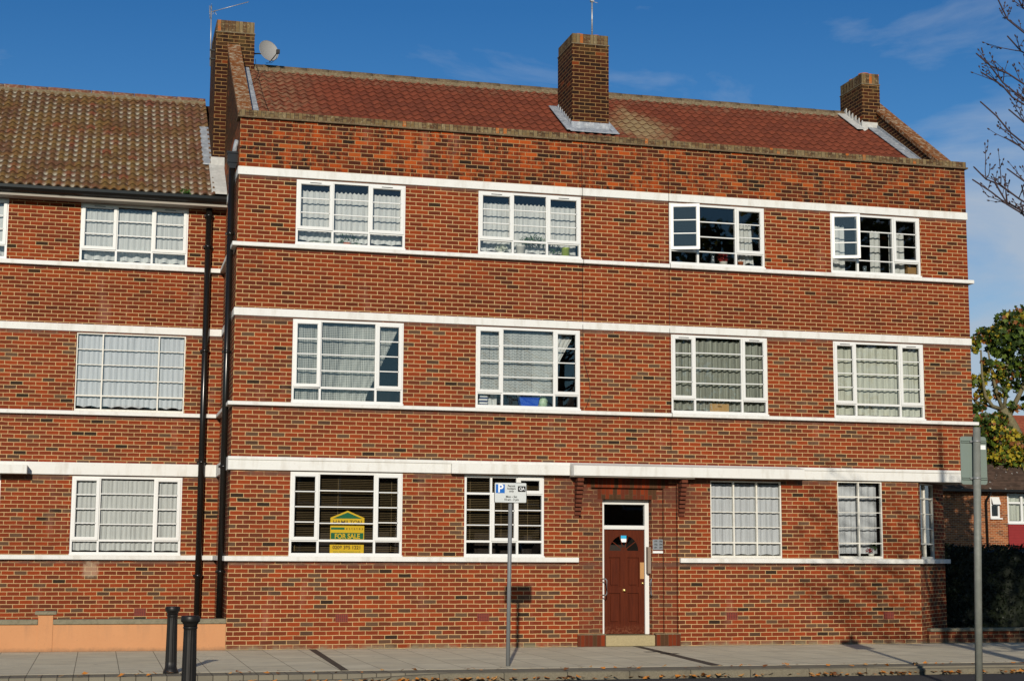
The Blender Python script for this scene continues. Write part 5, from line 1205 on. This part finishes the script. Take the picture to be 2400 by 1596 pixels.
# bare street tree whose twigs reach in from the right
rb = np.random.RandomState(33)
BX, BY = 9.75, -13.0
bt = thing('bare_tree', (BX, BY, 0), 'bare street tree with knobbly upturned twigs at top right edge', 'tree')
tb = MB(); tb.tube([(BX, BY, -.12), (BX+.02, BY, 1.2), (BX-.05, BY, 2.6), (BX, BY, 4.0), (BX-.08, BY, 5.6), (BX-.03, BY, 7.2), (BX-.05, BY, 8.6)], [.19, .16, .145, .12, .09, .06, .025], 14); tb.build('trunk', M['bark'], bt)
cb = MB()
def bud(p, d): cb.tube([p-d*.006, p+d*.006, p+d*.018, p+d*.028], [.003, .0085, .0075, .002], 5, cap=False)
def twig(p, d, L, r0, depth):
    n = max(3, int(L/.09)); pts = [p.copy()]; dd = d.normalized()
    for k in range(n):
        dd = (dd+Vector(rb.normal(size=3))*.13+Vector((0, 0, .085))).normalized(); pts.append(pts[-1]+dd*(L/n))
    rad = [r0*(1-.6*k/n) for k in range(n+1)]; cb.tube(pts, rad, 5 if r0 > .012 else 4, cap=False)
    bud(pts[-1], dd)
    for k in range(1, n):
        if rb.rand() < .55:
            q = Vector(rb.normal(size=3)).normalized(); bud(pts[k]+q*rad[k], q)
    if depth <= 0: return
    for k in range(1, n):
        if rb.rand() < .5:
            s2_ = (dd.cross(Vector(rb.normal(size=3)))).normalized()
            nd = (pts[k+1]-pts[k]).normalized()*.7+s2_*.8+Vector((0, 0, .35)); LL = max(.07, L*rb.uniform(.22, .55)*(1-.3*k/n))
            twig(pts[k], nd, LL, max(.0045, rad[k]*.6), depth-1 if LL > .16 else 0)
def limb(a, c, r0, sag=.35, depth=2, dens=.85):
    a, c = Vector(a), Vector(c); mid = a.lerp(c, .62)+Vector((0, 0, -sag)); n = 14; pts = []
    for k in range(n+1):
        t = k/n; pts.append((a*(1-t)**2+mid*2*t*(1-t)+c*t*t)+Vector(rb.normal(size=3))*.022)
    rad = [r0*(1-.78*k/n)+.005 for k in range(n+1)]; cb.tube(pts, rad, 6, cap=False)
    bud(pts[-1], (pts[-1]-pts[-2]).normalized())
    for k in range(3, n):
        for _ in range(2):
            if rb.rand() < dens*.6:
                nd = (pts[k+1]-pts[k]).normalized()*.9+Vector(rb.normal(size=3))*.45+Vector((0, 0, .35)); twig(pts[k], nd, rb.uniform(.18, .66)*(1-.40*k/n), max(.006, rad[k]*.6), depth-1)
sc_ = .877
def seen(x, z): return (-2.144+(x+2.144)*sc_, 1.6046+(z-1.6046)*sc_)
for x_, z_, hz in ((7.93, 7.37, 5.3), (8.05, 8.17, 6.2), (7.88, 6.28, 4.3), (8.02, 7.70, 5.8), (8.22, 7.52, 5.5), (8.32, 8.95, 6.6), (8.05, 5.98, 4.0), (8.33, 6.95, 4.8), (8.36, 5.65, 4.2), (8.25, 8.35, 6.4), (8.05, 7.05, 5.0), (8.45, 7.95, 6.0), (8.5, 7.2, 5.3), (7.98, 6.12, 4.2), (8.3, 6.25, 4.5), (8.5, 6.05, 4.4), (8.2, 6.6, 4.7)):
    xx, zz = seen(x_, z_); limb((BX, BY, hz), (xx, BY+rb.uniform(-.25, .25), zz), .011, sag=rb.uniform(.25, .55), depth=3, dens=1.1)
for i in range(26):
    h = rb.uniform(3.2, 7.6); an = rb.uniform(-1.8, 1.8); L = rb.uniform(1.2, 2.6)*(1-.35*(h-3.2)/4.4)
    limb((BX, BY, h), (BX+L*math.cos(an), BY+L*math.sin(an), h+L*rb.uniform(.45, 1.0)), .030, depth=2, dens=.7)
cb.build('crown', M['twig'], bt)
# leafy street tree outside the frame: the source of the shade over the corner
st = thing('street_tree', (13.6, -10.2, 0), 'leafy street tree outside the right edge that shades the hedge', 'tree')
b = MB(); b.tube([(13.6, -10.2, -.12), (13.55, -10.2, 2.2), (13.6, -10.2, 4.8)], [.22, .17, .10], 12)
for k in range(7): an = k*.9; b.tube([(13.6, -10.2, 3.2+.2*k), (13.6+.7*math.cos(an), -10.2+.7*math.sin(an), 4.2+.2*k), (13.6+1.2*math.cos(an), -10.2+1.2*math.sin(an), 4.9+.2*k)], [.07, .045, .02], 7)
b.build('trunk', M['bark'], st)
b = MB(); r5 = np.random.RandomState(8)
cl5 = [((11.0+5.8*r5.rand()**1.1, -10.2+r5.uniform(-1, 1), r5.uniform(3.3, 8.0)), (.85, .8, .7), 1, 0) for _ in range(46)]
clumps(b, cl5, 11000, .10, r5, MIX); b.build('crown', LM, st)

def offtree(name, x, y, crowns, n, size, lab, seed, trunkz):
    t = thing(name, (x, y, 0), lab, 'tree'); b = MB(); b.tube([(x, y, -.12), (x+.1, y, trunkz*.5), (x, y, trunkz)], [.35, .28, .16], 12)
    for c in crowns[:8]: b.tube([(x, y, trunkz*.7), (x*.5+c[0][0]*.5, y*.5+c[0][1]*.5, trunkz*.55+c[0][2]*.45), c[0]], [.14, .08, .03], 7)
    b.build('trunk', M['bark'], t); b = MB(); clumps(b, crowns, n, size, np.random.RandomState(seed), MIX); b.build('crown', LM, t)
r6 = np.random.RandomState(12)
offtree('street_tree', 18.3, -19.0, [((18.3+r6.uniform(-5.2, 6.5), -19+r6.uniform(-2, 2), r6.uniform(8.2, 13.8)), (1.5, 1.4, 1.2), 1, 0) for _ in range(34)], 6000, .17, 'large leafy tree across the road mirrored in the upper windows', 5, 8.5)
offtree('street_tree', 29.5, 20.0, [((29.6+r6.uniform(-.7, .9), 20+r6.uniform(-.8, .8), r6.uniform(5.6, 9.2)), (.8, .8, .7), 1, 0) for _ in range(12)], 3000, .13, 'tree outside the right edge that shades the far brick house', 6, 6.0)

# terrace across the road, behind the camera: seen only as a reflection in the glass
tr_ = thing('brick_terrace', (5, -48, 0), 'brick terrace across the road, seen only mirrored in the windows', 'house')
FT = lambda u, w, z: (u, -44.0-w, z)
b = MB(FT); th = [(-30+i*5.2, -28+i*5.2, z0_, z0_+1.4) for i in range(16) for z0_ in (1.0, 3.8)]
wall(b, -34, 52, -.02, 6.0, th); b.box(-34, 52, 8, 8.1, -.02, 6.0); b.box(-34, -33.9, 0.01, 8, -.02, 6.0); b.box(51.9, 52, 0.01, 8, -.02, 6.0)
for h in th: b.face([(h[0], .12, h[2]), (h[1], .12, h[2]), (h[1], .12, h[3]), (h[0], .12, h[3])], 1)
b.build('wall', [M['farbrick'], M['dark']], tr_)
b = MB(FT); b.prism([(-.4, 5.95), (4, 8.8), (8.4, 5.95)], 'x', -34.4, 52.4); b.build('roof', M['fartile'], tr_)
for i, h in enumerate(th):
    b = MB(FT); bars(b, h[0], h[1], h[2], h[3], .09, .02, .10); b.box((h[0]+h[1])/2-.04, (h[0]+h[1])/2+.04, .03, .09, h[2]+.09, h[3]-.09); b.build('window', M['upvc'], tr_)

t = thing('weed_tuft', (-.80, 2.52, 8.33), 'small green weed growing in the gutter of the set-back wing', 'weed')
foliage(t, (-.80, 2.50, 8.37), .11, .05, .06, 90, .018, leafmat('weed_leaf', (.05, .13, .02)), 'leaves', 17)
